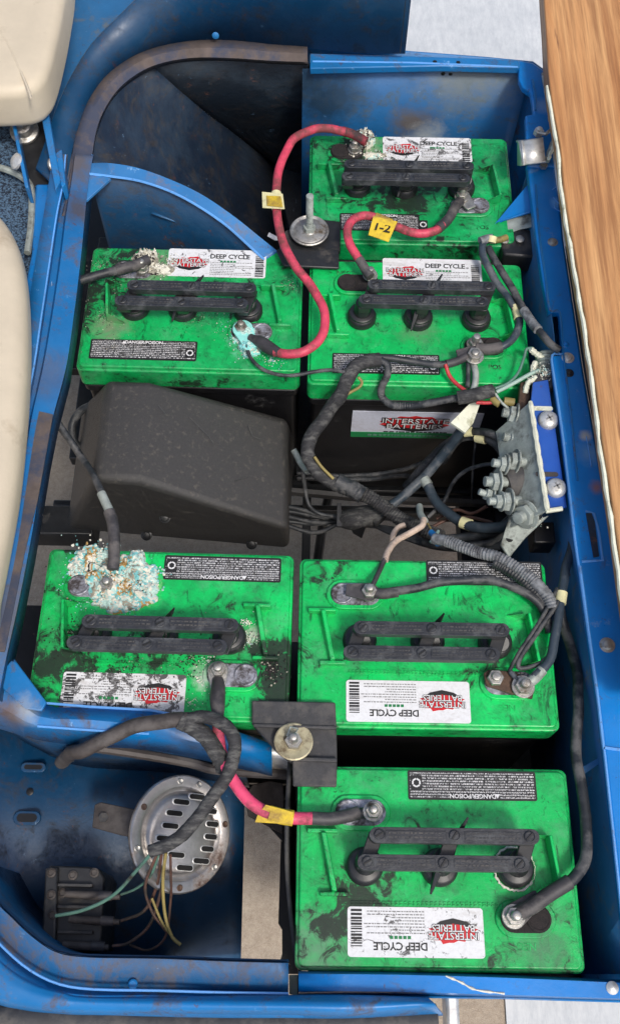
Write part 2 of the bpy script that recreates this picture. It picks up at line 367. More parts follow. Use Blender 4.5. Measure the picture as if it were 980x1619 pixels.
M['ground'] = mat_ground(); M['pavement'] = mat_pave(); M['wood'] = mat_wood(); M['carpet'] = mat_carpet()
M['warn'] = mat_print('warning print', srgb(206, 206, 206), (.012, .012, .013), 2, 400, .66)

# ------------------------------------------------------------------ text
_tc = {}
def text_mesh(s, size, off=0.0, ext=.0001, shear=0):
    key = (s, size, off, shear)
    if key in _tc: return _tc[key]
    cu = bpy.data.curves.new('lettering', 'FONT'); cu.body = s; cu.size = size; cu.offset = off; cu.extrude = ext; cu.shear = shear
    cu.align_x = 'CENTER'; cu.align_y = 'CENTER'; cu.resolution_u = 2; cu.space_character = .95
    o = bpy.data.objects.new('tmp', cu); COL.objects.link(o)
    bpy.context.view_layer.update()
    me = bpy.data.meshes.new_from_object(o.evaluated_get(bpy.context.evaluated_depsgraph_get()))
    bpy.data.objects.remove(o); _tc[key] = me; return me
def letter(s, size, mat, parent, x, y, z, rz=0, off=0.0, sx=1, sy=1, name='lettering', shear=0, rot=None):
    me = text_mesh(s, size, off, shear=shear).copy(); me.materials.clear(); me.materials.append(mat)
    o = bpy.data.objects.new(name, me); COL.objects.link(o); o.parent = parent
    o.location = (x, y, z); o.rotation_euler = rot or (0, 0, rz); o.scale = (sx, sy, 1); return o

def logo(parent, cx, cy, z, s, rz=0, mat_txt=None):
    """spiky red burst with a black underline swoosh and two lines of lettering; s = half width"""
    c, sn = math.cos(rz), math.sin(rz)
    T = lambda x, y: (cx + c*x - sn*y, cy + sn*x + c*y)
    rr = random.Random(3)
    b = MB(); pts = []
    for i in range(28):
        a = 2*math.pi*i/28; k = 1.0 if i % 2 else .82
        pts.append(T(s*.98*k*math.cos(a), s*.40*k*math.sin(a)*(1.25 if math.cos(a) > .2 and math.sin(a) > 0 else 1)))
    b.prism(pts, z, z+.00012); b.build('emblem_burst', M['redink'], parent, smooth=False)
    b = MB(); b.prism([T(-s*.9, -s*.08), T(-s*.5, -s*.36), T(0, -s*.47), T(s*.5, -s*.36), T(s*.9, -s*.08), T(s*.4, -s*.22), T(0, -s*.28), T(-s*.4, -s*.22)], z+.00014, z+.00024)
    b.build('emblem_swoosh', M['ink'], parent, smooth=False)
    for (t_, yy) in (('INTERSTATE', s*.15), ('BATTERIES', -s*.13)):
        x, y = T(0, yy)
        letter(t_, s*.36, M['ink'], parent, x, y, z+.0004, rz, s*.018, sx=1.02, name='emblem_lettering_outline')
        letter(t_, s*.36, mat_txt or M['white'], parent, x, y, z+.00062, rz, s*.0015, sx=1.02, name='emblem_lettering')

def rrect(w, h, r, n=4, cx=0, cy=0):
    p = []
    for qx, qy, a0 in ((1, 1, 0), (-1, 1, 90), (-1, -1, 180), (1, -1, 270)):
        for i in range(n+1):
            a = R(a0 + 90*i/n); p.append((cx + qx*(w/2-r) + r*math.cos(a), cy + qy*(h/2-r) + r*math.sin(a)))
    return p
def stadium(x0, x1, y, r, n=10):
    p = [(x1 + r*math.cos(R(-90+180*i/n)), y + r*math.sin(R(-90+180*i/n))) for i in range(n+1)]
    p += [(x0 + r*math.cos(R(90+180*i/n)), y + r*math.sin(R(90+180*i/n))) for i in range(n+1)]
    return p
def hexnut(mb, c, axis, r, h, m=0, stud=0, sr=None):
    c = Vector(c); a = Vector(axis).normalized()
    mb.cyl(c, c+a*h, r, r*.96, 6, m)
    if stud:
        sr = sr or r*.55; k = int(stud/ .0011)
        mb.lathe([(sr*(1 if i % 2 else .86), h*.9 + i*stud/max(1, k)) for i in range(k+1)]+[(sr*.6, h*.9+stud+.0006)], c, a, 14, m)

# ------------------------------------------------------------------ batteries
BL, BW = .260, .180
def battery(pose, flip, label, seed, amt, blobs, labdirt, ribside, manif, base=None, front=False, metal=('lead', 'lead'), drop_label=None):
    x, y, a = pose
    b = thing('battery', label, 'battery', (x, y, 0), a, 'deep cycle batteries in the bay')
    ca, sa = math.cos(a), math.sin(a)
    def loc2(px, py, z):
        p = U(px, py, z) - Vector((x, y, 0)); return p.x*ca + p.y*sa, -p.x*sa + p.y*ca
    FL = {1: ((578, 232, .045, (150, 146, 132)),), 2: ((392, 540, .040, (150, 206, 196)), (240, 424, .055, (132, 136, 116)), (175, 520, .05, (120, 130, 104))), 4: ((170, 915, .058, (150, 208, 200)), (215, 930, .04, (196, 186, 150)), (400, 1005, .022, (196, 200, 186)), (325, 1070, .03, (190, 200, 190))),
          3: ((660, 520, .05, (90, 130, 96)),), 6: ((500, 1510, .07, (96, 136, 106)), (860, 1500, .06, (70, 120, 84)))}.get(seed, ())
    film = [(*loc2(q[0], q[1], 0), q[2], srgb(*q[3])) for q in FL]
    blobs = blobs + [(*loc2(q[0], q[1], .012), .036, .09) for q in manif[2]]
    gm = mat_green('green lid %d' % seed, seed, amt, blobs, base or srgb(14, 204, 100), film)
    m = MB(); m.prism(rrect(BL-.010, BW-.010, .006), -.272, -.034); m.prism(rrect(BL-.004, BW-.004, .006), -.052, -.040)
    m.build('case', M['case'], b, bevel=.0015)
    m = MB(); m.prism(rrect(BL, BW, .007), -.036, -.004)
    m.prism(rrect(BL-.006, BW-.006, .006), -.006, .0)
    # raised field and well rims moulded in the lid
    s = -1 if flip else 1
    lid = m.build('lid', gm, b, bevel=.0018, seg=3)
    # embossed marks
    for (tx, ty, tt) in ((-.088, .068, 'POS'), (.078, -.068, 'NEG')) if flip else ((.088, -.064, 'POS'), (-.088, .068, 'NEG')):
        letter(tt, .009, gm, lid, tx, ty, .0004, R(180) if flip else 0, .0001, name='embossed_mark')
    # row of tiny raised characters beside the brand label
    ca, sa = math.cos(a), math.sin(a)
    def loc2(px, py, z):
        p = U(px, py, z) - Vector((x, y, 0)); return p.x*ca + p.y*sa, -p.x*sa + p.y*ca
    p = MB(); rw = random.Random(seed+50); xx = -.078
    while xx < .058:
        for r_ in (0, 1):
            l = rw.uniform(.0016, .0034); p.box((s*-xx-.0, s*(.0325+.0022*r_), .0006), (l, .0012, .0012))
        xx += .0040
    p.build('raised_characters', gm, lid, smooth=False)['kind'] = 'stuff'
    # terminals
    TT = {1: ((537, 237), (560, 240), (759, 328), (727, 320)), 2: ((195, 428), (226, 424), (414, 531), (382, 516)), 3: ((549, 449), (584, 443), (780, 549), (750, 544)),
          4: ((125, 928), (172, 924), (388, 1070), (346, 1064)), 5: ((541, 939), (583, 938), (826, 1084), (784, 1075)), 6: ((550, 1283), (590, 1285), (851, 1455), (812, 1450))}[seed]
    tl = [loc2(*q, .005) for q in TT]
    for (dx, nx, ty, k) in ((tl[0][0], tl[1][0], (tl[0][1]+tl[1][1])/2, 0), (tl[2][0], tl[3][0], (tl[2][1]+tl[3][1])/2, 1)):
        p = MB(); p.prism(stadium(min(dx, nx), max(dx, nx), ty, .0165), -.001, .0028)
        pad = p.build('terminal_well', gm, b, bevel=.0012)
        p = MB(); p.prism(stadium(min(dx, nx), max(dx, nx), ty, .0120), .002, .0046)
        p.lathe([(.0115, .004), (.0115, .0062), (.0098, .0070), (.0092, .0062), (0.002, .0062)], (dx, ty, 0), n=24)
        p.build('terminal_plate', M['dcrust'] if metal[k] == 'black' else M['lead'], pad, bevel=.0006)
        if (seed, k) not in ((1, 0), (2, 0), (2, 1), (4, 0)): continue
        p = MB(); p.cyl((nx, ty, .004), (nx, ty, .009), .0085, n=20); p.build('washer', M['steel'], pad, bevel=.0005)
        p = MB(); hexnut(p, (nx, ty, .009), (0, 0, 1), .0078, .0062, stud=.007); p.build('nut', M['steel'], pad, bevel=.0005)
    # vent caps and bars
    (UA, UB), (LA, LB) = [[loc2(*q, .049) for q in pr] for pr in manif[:2]]
    caps = [loc2(*q, .012) for q in manif[2]]
    cv = sum(q[1] for q in caps)/3; cv = max(min(cv, .008), -.012)
    yu, yl = (UA[1]+UB[1])/2, (LA[1]+LB[1])/2
    for i, cx in enumerate(q[0] for q in caps):
        p = MB(); p.lathe([(.0172, .001), (.0172, .007), (.0155, .010), (.0148, .0105), (.0148, .013), (.0135, .014)], (cx, cv, 0), n=30)
        cap = p.build('vent_cap', M['black'], b)
        ux, lx = UA[0]+.006+(UB[0]-UA[0]-.012)*i/2, LA[0]+.006+(LB[0]-LA[0]-.012)*i/2
        p = MB()
        p.cyl((cx, cv, .013), (cx+.001, (cv+yu+yl)/3, .030), .0105, .009, 18)
        q = [(ux-.006, yu+.005, .039), (ux+.008, yu+.004, .039), (lx+.007, yl-.005, .037), (lx-.007, yl-.005, .037)]
        lo = [(u*.85+cx*.15, v_*.8+cv*.2, .024) for u, v_, _ in q]
        p.add(lo + q, [(3,2,1,0),(4,5,6,7),(0,1,5,4),(1,2,6,5),(2,3,7,6),(3,0,4,7)])
        p.build('cap_arm', M['black'], cap, bevel=.001)
        if i == 1:   # pointed levers
            p = MB()
            for (x0, y0, x1, y1, z1, wd) in ((cx+.004, cv+.008, ux+.013, yu+.016, .050, .0055), (cx-.004, cv-.006, cx-.010, cv-.024, .012, .0045)):
                d = Vector((x1-x0, y1-y0, 0)).normalized(); n_ = Vector((-d.y, d.x, 0))
                A = Vector((x0, y0, .014)); T_ = Vector((x1, y1, z1))
                v = [A+n_*wd, A-n_*wd, A+n_*wd*.6+Vector((0, 0, .012)), A-n_*wd*.6+Vector((0, 0, .012)), T_+n_*.0012, T_-n_*.0012, T_-Vector((0, 0, .003))]
                p.add(v, [(0,1,3,2), (2,3,5,4), (0,2,4,6), (1,6,5,3), (0,6,1), (4,5,6)])
            p.build('cap_lever', M['black'], cap, bevel=.0006)
    for (x0, x1, yy, zz) in ((UA[0], UB[0], yu, .0405), (LA[0], LB[0], yl, .0395)):
        p = MB(); p.prism(stadium(x0+.006, x1-.006, yy, .0068), zz, zz+.009)
        p.prism(rrect((x1-x0)*.36, .0075, .001, cx=x0+(x1-x0)*.27, cy=yy), zz+.009, zz+.0096)
        p.prism(rrect((x1-x0)*.34, .0075, .001, cx=x0+(x1-x0)*.73, cy=yy), zz+.009, zz+.0096)
        bar = p.build('vent_bar', M['bar'], b, bevel=.0011)
        rw = random.Random(seed)
        p = MB()
        for k in range(2):
            for r_ in (-.0018, .0018):
                xx = x0 + (x1-x0)*(.11+.46*k); end = xx+(x1-x0)*.31
                while xx < end:
                    l = rw.uniform(.0012, .004); p.box((xx+l/2, yy+r_, zz+.0098), (l, .0013, .0006)); xx += l+rw.uniform(.0008, .0018)
        p.build('raised_lettering', M['dusty_black'], bar, smooth=False)['kind'] = 'stuff'
        for f_ in (.035, .5, .965):
            cx = x0 + (x1-x0)*f_ + (.003 if f_ < .1 else -.003 if f_ > .9 else 0)
            p = MB(); p.lathe([(.0050, .0), (.0050, .0012), (.0042, .0018), (.0040, .0010)], (cx, yy, zz+.009), n=18)
            an = R(50+rw.uniform(-25, 25))
            scw = p.build('screw', M['bar'], bar)
            p = MB(); p.box((cx, yy, zz+.0105), (.0078, .0014, .0012), an); p.build('slot', M['ink'], scw, smooth=False)
    # carrying lugs
    for side in (-1, 1):
        p = MB(); sx = side
        if side == ribside:
            X = .100*sx; k = .010
            v = [(X-.003-k/2, .028, 0), (X+.003-k/2, .028, 0), (X+.003+k/2, -.026, 0), (X-.003+k/2, -.026, 0)]
            t = [(X-.0022-k/2, .026, .016), (X+.0022-k/2, .026, .016), (X+.0022+k/2, -.024, .012), (X-.0022+k/2, -.024, .012)]
            p.add(v+t, [(3,2,1,0),(4,5,6,7),(0,1,5,4),(1,2,6,5),(2,3,7,6),(3,0,4,7)])
            p.box((X-k/2-.001, .0285, .005), (.028, .0035, .010)); p.box((X+k/2, -.0265, .004), (.026, .0035, .008))
        else:
            X = .104*sx; k = .006
            v = [(X-.002, .026, 0), (X+.003, .026, 0), (X+.003+k, -.024, 0), (X-.002+k, -.024, 0)]
            t = [(a_[0]-.001*(1 if i in (1, 2) else -1), a_[1], .017) for i, a_ in enumerate(v)]
            p.add(v+t, [(3,2,1,0),(4,5,6,7),(0,1,5,4),(1,2,6,5),(2,3,7,6),(3,0,4,7)])
            p.add([(X-.002, .026, 0), (X-.002-sx*.018+0, .030, 0), (X-.002-sx*.018, .027, .004), (X+.002, .026, .017), (X+.002, .022, .0)], [(0, 1, 2, 3), (0, 3, 4), (1, 4, 3, 2), (0, 4, 1)])
            p.add([(X+k, -.024, 0), (X+k-sx*.020, -.028, 0), (X+k-sx*.020, -.026, .004), (X+k+.001, -.024, .017), (X+k, -.019, .0)], [(0, 1, 2, 3), (0, 3, 4), (1, 4, 3, 2), (0, 4, 1)])
        p.build('lifting_lug', gm, b, bevel=.0008)
    # labels
    rz = math.pi if flip else 0
    lx, ly = (-.018*1, -.058) if flip else (.020, .058)
    if drop_label: lx += drop_label[0]; ly += drop_label[1]
    lw, lh = .123, .042
    LC, WC, lw, ww = {1: ((675, 236), (600, 351), .116, .100), 2: ((343, 416), (227, 553), .120, .125), 3: ((683, 431), (610, 575), .121, .125), 4: ((195, 1097), (352, 899), .123, .123), 5: ((645, 1109), (765, 906), .123, .122), 6: ((657, 1474), (746, 1242), .123, .123)}[seed]
    lx, ly = loc2(*LC, .001)
    def L(u, v): return (lx + s*u*lw/.123, ly + s*v)
    p = MB(); p.prism(rrect(lw, lh, .003, cx=lx, cy=ly), .0003, .0008)
    lab = p.build('brand_label', mat_label('white label %d' % seed, seed, labdirt), b, smooth=False)
    x_, y_ = L(-.034, -.001); logo(lab, x_, y_, .0009, .0235, rz)
    x_, y_ = L(.016, .009 if not flip else -.0115)
    dc = (.016, .010) if not flip else (.014, .0115)
    x_, y_ = L(*dc); letter('DEEP CYCLE', .0092, M['ink'], lab, x_, y_, .0010, rz, .0002)
    p = MB(); rw = random.Random(5)
    yy = -.019
    while yy < .012:
        h = rw.choice((.0008, .0013, .002)); c = L(.0535, yy+h/2); p.box((c[0], c[1], .0009), (.010, h, .0003)); yy += h + rw.choice((.0008, .0013))
    p.build('barcode', M['ink'], lab, smooth=False)
    p = MB()
    for r_ in range(8):
        u = -.008; vv = .001 - r_*.0026
        while u < .044:
            l = rw.uniform(.0008, .0034); c = L(u+l/2, vv); p.box((c[0], c[1], .0009), (l, .0009, .0003)); u += l+.0008
            if r_ in (1, 4, 5) and u > .022: break
    p.build('small_print', M['greyink'], lab, smooth=False)['kind'] = 'stuff'
    p = MB(); c = L(.014, .0028 if not flip else .0045)
    for k in range(5): p.box((c[0]-.008+k*.004, c[1], .00095), (.003, .0026, .0003))
    p.build('green_print', M['greenink'], lab, smooth=False)['kind'] = 'stuff'
    wx, wy = (.038, .0715) if flip else (-.042, -.0655)
    wx, wy = loc2(*WC, .001); wh = .0275
    p = MB(); p.prism(rrect(ww, wh, .002, cx=wx, cy=wy), .0003, .0008)
    wl = p.build('warning_label', [M['ink']], b, smooth=False)
    p = MB(); p.prism(rrect(ww-.004, wh-.004, .001, cx=wx, cy=wy), .0008, .0010)
    p.build('warning_print', M['warn'], wl, smooth=False)
    def Lw(u, v): return (wx + s*u, wy + s*v)
    p = MB(); c = Lw(-.002, .0098 if not flip else .0098); p.box((c[0], c[1], .0011), (.048, .0056, .0003)); p.build('warning_heading_band', M['ink'], wl, smooth=False)
    letter('DANGER/POISON', .0058, M['white'], wl, c[0]+s*.002, c[1], .00145, rz, .00012, name='warning_heading')
    p = MB(); tx = c[0]-s*.0215; p.prism([(tx-s*.0025, c[1]-s*.002), (tx+s*.0025, c[1]-s*.002), (tx, c[1]+s*.0022)], .0012, .0015); p.build('warning_triangle', M['white'], wl, smooth=False)
    for v_ in (-.034, -.012, .022, .044):
        c = Lw(v_, -.003); p = MB(); p.box((c[0], c[1], .0011), (.0007, .018, .0002)); p.build('column_rule', M['ink'], wl, smooth=False)
    # recycling sign
    c = Lw(.0545, -.003) if not flip else Lw(.0535, -.002)
    p = MB(); p.box((c[0], c[1], .0011), (.011, .014, .0003)); p.build('sign_ground', M['ink'], wl, smooth=False)
    p = MB()
    for k in range(3):
        a0 = R(90+120*k)
        for q in range(2):
            aa = a0 + R(-28+56*q); p.box((c[0]+.0034*math.cos(aa), c[1]+s*.0034*math.sin(aa), .00135), (.0034, .0015, .0002), (aa+R(90))*s)
    p.build('recycling_sign', M['white'], wl, smooth=False)
    if front:
        fl = thing_child_label(b, gm)
    return b
def thing_child_label(b, gm):
    """big label on the battery's front face"""
    Y = -BW/2 + .0045
    m = MB(); m.box((.006, Y-.0003, -.098), (.160, .0008, .060)); m.box((.006, Y-.0008, -.124), (.160, .0008, .0125), m=1)
    lab = m.build('front_label', [mat_label('front label', 31, .0, srgb(196, 200, 214)), M['greenink']], b, smooth=False)
    # local plane: x right, z up, facing -Y
    e = bpy.data.objects.new('front_emblem', None)
    rr = (R(90), 0, 0)
    pts = []
    for i in range(28):
        a = 2*math.pi*i/28; k = 1.0 if i % 2 else .86; pts.append((.004+.045*k*math.cos(a), -.094+.018*k*math.sin(a)))
    m = MB(); v = [(x, Y-.0010, z) for x, z in pts]; m.add(v, [tuple(range(28))]); m.build('emblem_burst', M['redink'], lab, smooth=False)
    m = MB(); m.add([(x, Y-.0013, z) for x, z in ((-.038, -.099), (-.02, -.110), (.004, -.114), (.028, -.110), (.046, -.099), (.004, -.106))], [tuple(range(6))]); m.build('emblem_swoosh', M['ink'], lab, smooth=False)
    for t_, z in (('INTERSTATE', -.0875), ('BATTERIES', -.1005)):
        letter(t_, .0155, M['ink'], lab, .004, Y-.0016, z, off=.0010, rot=rr, name='emblem_lettering_outline')
        letter(t_, .0155, M['white'], lab, .004, Y-.0022, z, off=-.0001, rot=rr, name='emblem_lettering')
    m = MB(); rw = random.Random(2); x = -.03
    while x < .045: l = rw.uniform(.002, .006); m.box((x, Y-.0011, -.1155), (l, .0003, .0022)); x += l+.0012
    m.build('small_print', M['ink'], lab, smooth=False)['kind'] = 'stuff'
    m = MB(); x = -.05
    while x < .07: l = rw.uniform(.002, .005); m.box((x, Y-.0015, -.124), (l, .0003, .004)); x += l+.0018
    m.build('green_band_print', M['wire_green'], lab, smooth=False)['kind'] = 'stuff'
    bpy.data.objects.remove(e)

P1 = (.1245, .9162, .004); P2 = (-.1409, .7209, -.0064); P3 = (.1275, .7085, .0001)
P4 = (-.1432, .3150, -.0086); P5 = (.1240, .3109, .0031); P6 = (.1270, .0941, .0057)
b1 = battery(P1, False, 'green battery at the top end of the bay with sooty label and pale crusted terminal', 1, .5,
             [(-.075, .05, .045, .25), (.0, .03, .10, .10), (-.02, -.04, .05, .16), (-.07, 0, .07, .10), (.09, .05, .05, .1)], .75, -1, [((545,257),(748,264)),((541,276),(742,282)),((565,288),(640,290),(730,288))], srgb(16, 178, 96), metal=('black', 'lead'))
b2 = battery(P2, False, 'dusty green topped battery behind the black cover, turquoise paste on its lower right terminal', 2, .35,
             [(-.09, .06, .07, .22), (-.12, .0, .05, .12), (.11, .05, .04, .1), (.0, .06, .12, .05)], .55, 1, [((203,444),(404,461)),((183,470),(391,483)),((212,478),(288,484),(392,484))], srgb(16, 182, 94))
b3 = battery(P3, False, 'green topped battery with its white front label facing the gap, beside the right rail', 3, .25,
             [(-.06, -.03, .04, .12), (.0, .0, .03, .1), (.09, .0, .03, .06)], .42, -1, [((582,448),(782,454)),((568,471),(771,477)),((572,493),(662,499),(754,497))], srgb(12, 198, 98), front=True, metal=('black', 'black'))
b4 = battery(P4, True, 'green topped battery caked in turquoise corrosion and black grime, left of the lower pair', 4, .30,
             [(-.08, -.035, .06, .17), (-.02, -.025, .05, .16), (.07, -.02, .045, .16), (.116, -.03, .034, .40), (.122, -.065, .034, .42), (-.12, -.03, .045, .14), (-.085, .045, .05, .18), (-.125, -.085, .07, .17)], .85, 1, [((131,980),(376,990)),((107,1013),(358,1023)),((148,998),(254,1002),(362,1004))], srgb(14, 206, 100))
b5 = battery(P5, True, 'cleanest bright green battery with a brown plate on its lower right terminal', 5, .30,
             [(-.09, .07, .05, .10), (-.12, -.01, .04, .1), (.055, -.03, .03, .15)], .22, -1, [((560,990),(804,998)),((544,1028),(789,1036)),((569,1008),(677,1012),(784,1012))], srgb(12, 208, 100), metal=('lead', 'lead'))
b6 = battery(P6, True, 'green battery at the bottom end of the bay with a white ringed vent cap', 6, .38,
             [(-.06, -.03, .045, .2), (-.1, -.06, .05, .16), (.1, -.03, .04, .08), (.02, -.07, .09, .06)], .55, -1, [((585,1318),(851,1325)),((566,1361),(836,1368)),((577,1367),(696,1372),(816,1371))], srgb(14, 198, 98), metal=('lead', 'black'))
# white crust ring round the right vent cap of the bottom battery
m = MB(); rw = random.Random(8); ring = []
rc_ = [c for c in b6.children if c.name.startswith('vent_cap')][-1].data.vertices; rx_ = sum(v.co.x for v in rc_)/len(rc_); ry_ = sum(v.co.y for v in rc_)/len(rc_)
for i in range(64):
    a = 2*math.pi*i/64; rr_ = .0190 + rw.uniform(-.0006, .0006); ring.append((rx_ + rr_*math.cos(a), ry_ + rr_*math.sin(a), .0025))
ring.append(ring[0])
m.tube(ring, .0012, 6, rf=lambda t, i: .0008 + .0008*((i*7) % 5)/5 if 4 < (i % 64) < 58 else .0003)
m.build('crust_ring', M['wcrust'], b6)

# ------------------------------------------------------------------ corrosion
def mound(name, label, blobs, mats, seed=1, z0=.003):
    """lumpy fused crust: (px, py, rx, ry, height)"""
    mb = MB()
    for bi_, (px, py, rx, ry, h) in enumerate(blobs):
        c = U(px, py, z0); nr, na = 16, 56; v = []; f = []; mm = []
        for j in range(nr+1):
            for i in range(na):
                a = 2*math.pi*i/na; e = 1+.45*noise.noise(Vector((math.cos(a)*1.6, math.sin(a)*1.6, seed+bi_*3)))+.22*noise.noise(Vector((math.cos(a)*6, math.sin(a)*6, seed+bi_)))
                q = j/nr*e; x_ = c.x+rx*q*math.cos(a); y_ = c.y+ry*q*math.sin(a)
                n1 = noise.fractal(Vector((x_*160, y_*160, seed)), .9, 2.1, 5)
                zz = (1-(j/nr)**2)*(h*(.65+.6*n1)) + .0016*noise.noise(Vector((x_*700, y_*700, seed)))
                v.append(Vector((x_, y_, z0 + max(-.002, zz) - (.003 if j == nr else 0))))
        for j in range(nr):
            for i in range(na):
                f.append((j*na+i, j*na+(i+1) % na, (j+1)*na+(i+1) % na, (j+1)*na+i)); p = v[j*na+i]
                k = .5+.55*noise.noise(Vector((p.x*60, p.y*60, seed*2.0)))+.22*noise.noise(Vector((p.x*260, p.y*260, seed)))
                mm.append(min(len(mats)-1, max(0, int(k*len(mats)))))
        b = len(mb.v); mb.v += v; mb.f += [tuple(b+t_ for t_ in q) for q in f]; mb.m += mm
    c = sum(mb.v, Vector())/len(mb.v)
    return tag(mb.build(name, mats, None, loc=c, angle=50), label, 'corrosion', kind='stuff')
mound('corrosion_mass', 'fused lumpy turquoise and white mass around the upper left stud of the left lower battery', [(172, 912, .031, .026, .015), (208, 903, .019, .023, .011), (148, 886, .023, .016, .008), (216, 936, .022, .016, .010), (186, 948, .024, .012, .007), (128, 900, .014, .016, .004), (232, 908, .012, .014, .005)], [M['dcrust'], M['teal1'], M['gcrust'], M['teal2'], M['wcrust'], M['teal1'], M['ocrust'], M['wcrust'], M['dcrust']], 3)
mound('corrosion_mass', 'fused pale grey crust on the sooty terminal of the top battery', [(574, 222, .015, .015, .019), (560, 240, .013, .008, .006), (590, 246, .014, .006, .004)], [M['dcrust'], M['gcrust'], M['wcrust'], M['teal2'], M['gcrust']], 5)
mound('corrosion_mass', 'fused grey green crust over the cable end of the middle left battery', [(232, 410, .017, .014, .018), (246, 426, .018, .010, .005)], [M['dcrust'], M['gcrust'], M['wcrust'], M['gcrust']], 6)
mound('corrosion_mass', 'turquoise paste spread round the lower right terminal of the middle left battery', [(384, 528, .013, .014, .005), (396, 552, .013, .009, .004)], [M['teal1'], M['teal2'], M['tealpaste'], M['wcrust']], 7)
mound('corrosion_mass', 'turquoise crust caked on top of the cable lug of the middle left battery', [(388, 524, .009, .010, .004), (392, 545, .010, .007, .004)], [M['gcrust'], M['teal1'], M['teal2'], M['wcrust']], 9, .011)
def crust(name, label, spots, mats, wts, seed=1, zf=lambda x, y: .002):
    """spots: (px, py, radius m, count, size m, pile height)"""
    rg = random.Random(seed); mb = MB()
    t = (1+5**.5)/2
    iv = [Vector(v).normalized() for v in ((-1,t,0),(1,t,0),(-1,-t,0),(1,-t,0),(0,-1,t),(0,1,t),(0,-1,-t),(0,1,-t),(t,0,-1),(t,0,1),(-t,0,-1),(-t,0,1))]
    fc = [(0,11,5),(0,5,1),(0,1,7),(0,7,10),(0,10,11),(1,5,9),(5,11,4),(11,10,2),(10,7,6),(7,1,8),(3,9,4),(3,4,2),(3,2,6),(3,6,8),(3,8,9),(4,9,5),(2,4,11),(6,2,10),(8,6,7),(9,8,1)]
    for (px, py, rad, cnt, size, hh, z0) in spots:
        c = U(px, py, z0)
        for _ in range(int(cnt*1.7)):
            a = rg.uniform(0, 6.283); r = rad*abs(rg.gauss(0, .5)); r = min(r, rad*1.6)
            p = c + Vector((r*math.cos(a), r*math.sin(a)*.85, 0))
            k = max(0, 1-(r/rad)**2)*noise.noise(p*90)*.5+.5*max(0, 1-r/rad)
            s_ = size*.48*rg.uniform(.25, 1.35)
            p.z += max(0, hh*k) + s_*.2
            v = [p + Vector((q.x*s_*rg.uniform(.6, 1.3), q.y*s_*rg.uniform(.6, 1.3), q.z*s_*rg.uniform(.4, 1))) for q in iv]
            mb.add(v, fc, rg.choices(range(len(mats)), wts)[0])
    c = sum(mb.v, Vector())/len(mb.v)
    o = mb.build(name, mats, None, loc=c, angle=30)
    return tag(o, label, 'corrosion', kind='stuff')
crust('corrosion_crust', 'thick turquoise and rusty crust over the upper left terminal of the left lower battery',
      [(150, 885, .026, 240, .0032, .008, .002), (188, 905, .026, 260, .0034, .012, .003), (172, 925, .022, 240, .0030, .012, .004),
       (215, 932, .020, 180, .0030, .008, .003), (130, 905, .022, 130, .0026, .004, .002), (120, 945, .020, 60, .0016, .001, .001), (245, 905, .012, 40, .0028, .004, .002),
       (200, 950, .018, 120, .0028, .004, .003), (225, 915, .014, 80, .003, .006, .003), (165, 880, .020, 80, .0024, .004, .002), (150, 920, .05, 260, .0012, .0, .001)],
      [M['teal1'], M['teal2'], M['wcrust'], M['ocrust'], M['dcrust']], [6, 5, 4, .5, .8], 11)
crust('rust_crust', 'orange brown crystals heaped on the stud of the left lower battery', [(175, 918, .015, 120, .0026, .009, .009), (200, 925, .013, 70, .0022, .006, .008), (165, 938, .010, 40, .0022, .003, .006)],
      [M['ocrust'], M['wcrust'], M['rust']], [3, 4, .6], 12)
crust('corrosion_crust', 'pale chalky crust heaped on the sooty upper left terminal of the top battery',
      [(576, 216, .012, 160, .0040, .014, .012), (572, 228, .012, 90, .0034, .010, .006), (560, 240, .018, 120, .0022, .004, .003), (595, 248, .024, 130, .0016, .003, .002), (548, 240, .02, 60, .0018, .003, .002), (620, 250, .03, 60, .0012, .001, .001)],
      [M['wcrust'], M['gcrust'], M['dcrust'], M['teal2']], [3, 4, 4, 1], 13)
crust('corrosion_crust', 'grey crumbly crust round the upper left cable end of the middle left battery',
      [(230, 408, .013, 200, .0034, .014, .010), (245, 425, .022, 200, .0020, .004, .002), (215, 430, .03, 150, .0014, .001, .001), (270, 415, .02, 80, .0016, .002, .001), (190, 440, .03, 80, .0012, 0, .001)],
      [M['gcrust'], M['wcrust'], M['dcrust']], [5, 3, 2], 14)
crust('corrosion_crust', 'turquoise powder round the lower right terminal of the middle left battery',
      [(385, 530, .016, 160, .0018, .003, .003), (395, 555, .018, 110, .0017, .002, .002), (372, 520, .022, 130, .0013, .0, .001), (430, 570, .02, 60, .0015, .001, .001), (400, 520, .012, 80, .0016, .002, .004)],
      [M['teal1'], M['teal2'], M['wcrust'], M['gcrust']], [4, 3, 2, 2], 15)
crust('corrosion_crust', 'white specks scattered left of the lower right terminal of the left lower battery',
      [(322, 1075, .018, 70, .0015, .001, .001), (330, 1045, .014, 40, .0014, .001, .001), (300, 1110, .02, 30, .0012, 0, .001), (395, 1010, .014, 60, .0013, .001, .002), (390, 985, .010, 50, .0013, .001, .002)],
      [M['wcrust'], M['teal2']], [4, 1], 16)
crust('debris_grit', 'black and grey grit strewn over the left side of the middle left battery',
      [(165, 500, .035, 150, .0009, .001, .001), (180, 550, .03, 80, .0009, .0, .001), (320, 500, .03, 70, .0009, .0, .001), (160, 420, .03, 120, .0009, 0, .001), (460, 450, .02, 60, .0009, 0, .001)],
      [M['dcrust'], M['gcrust'], M['wcrust']], [3, 3, 1], 17)
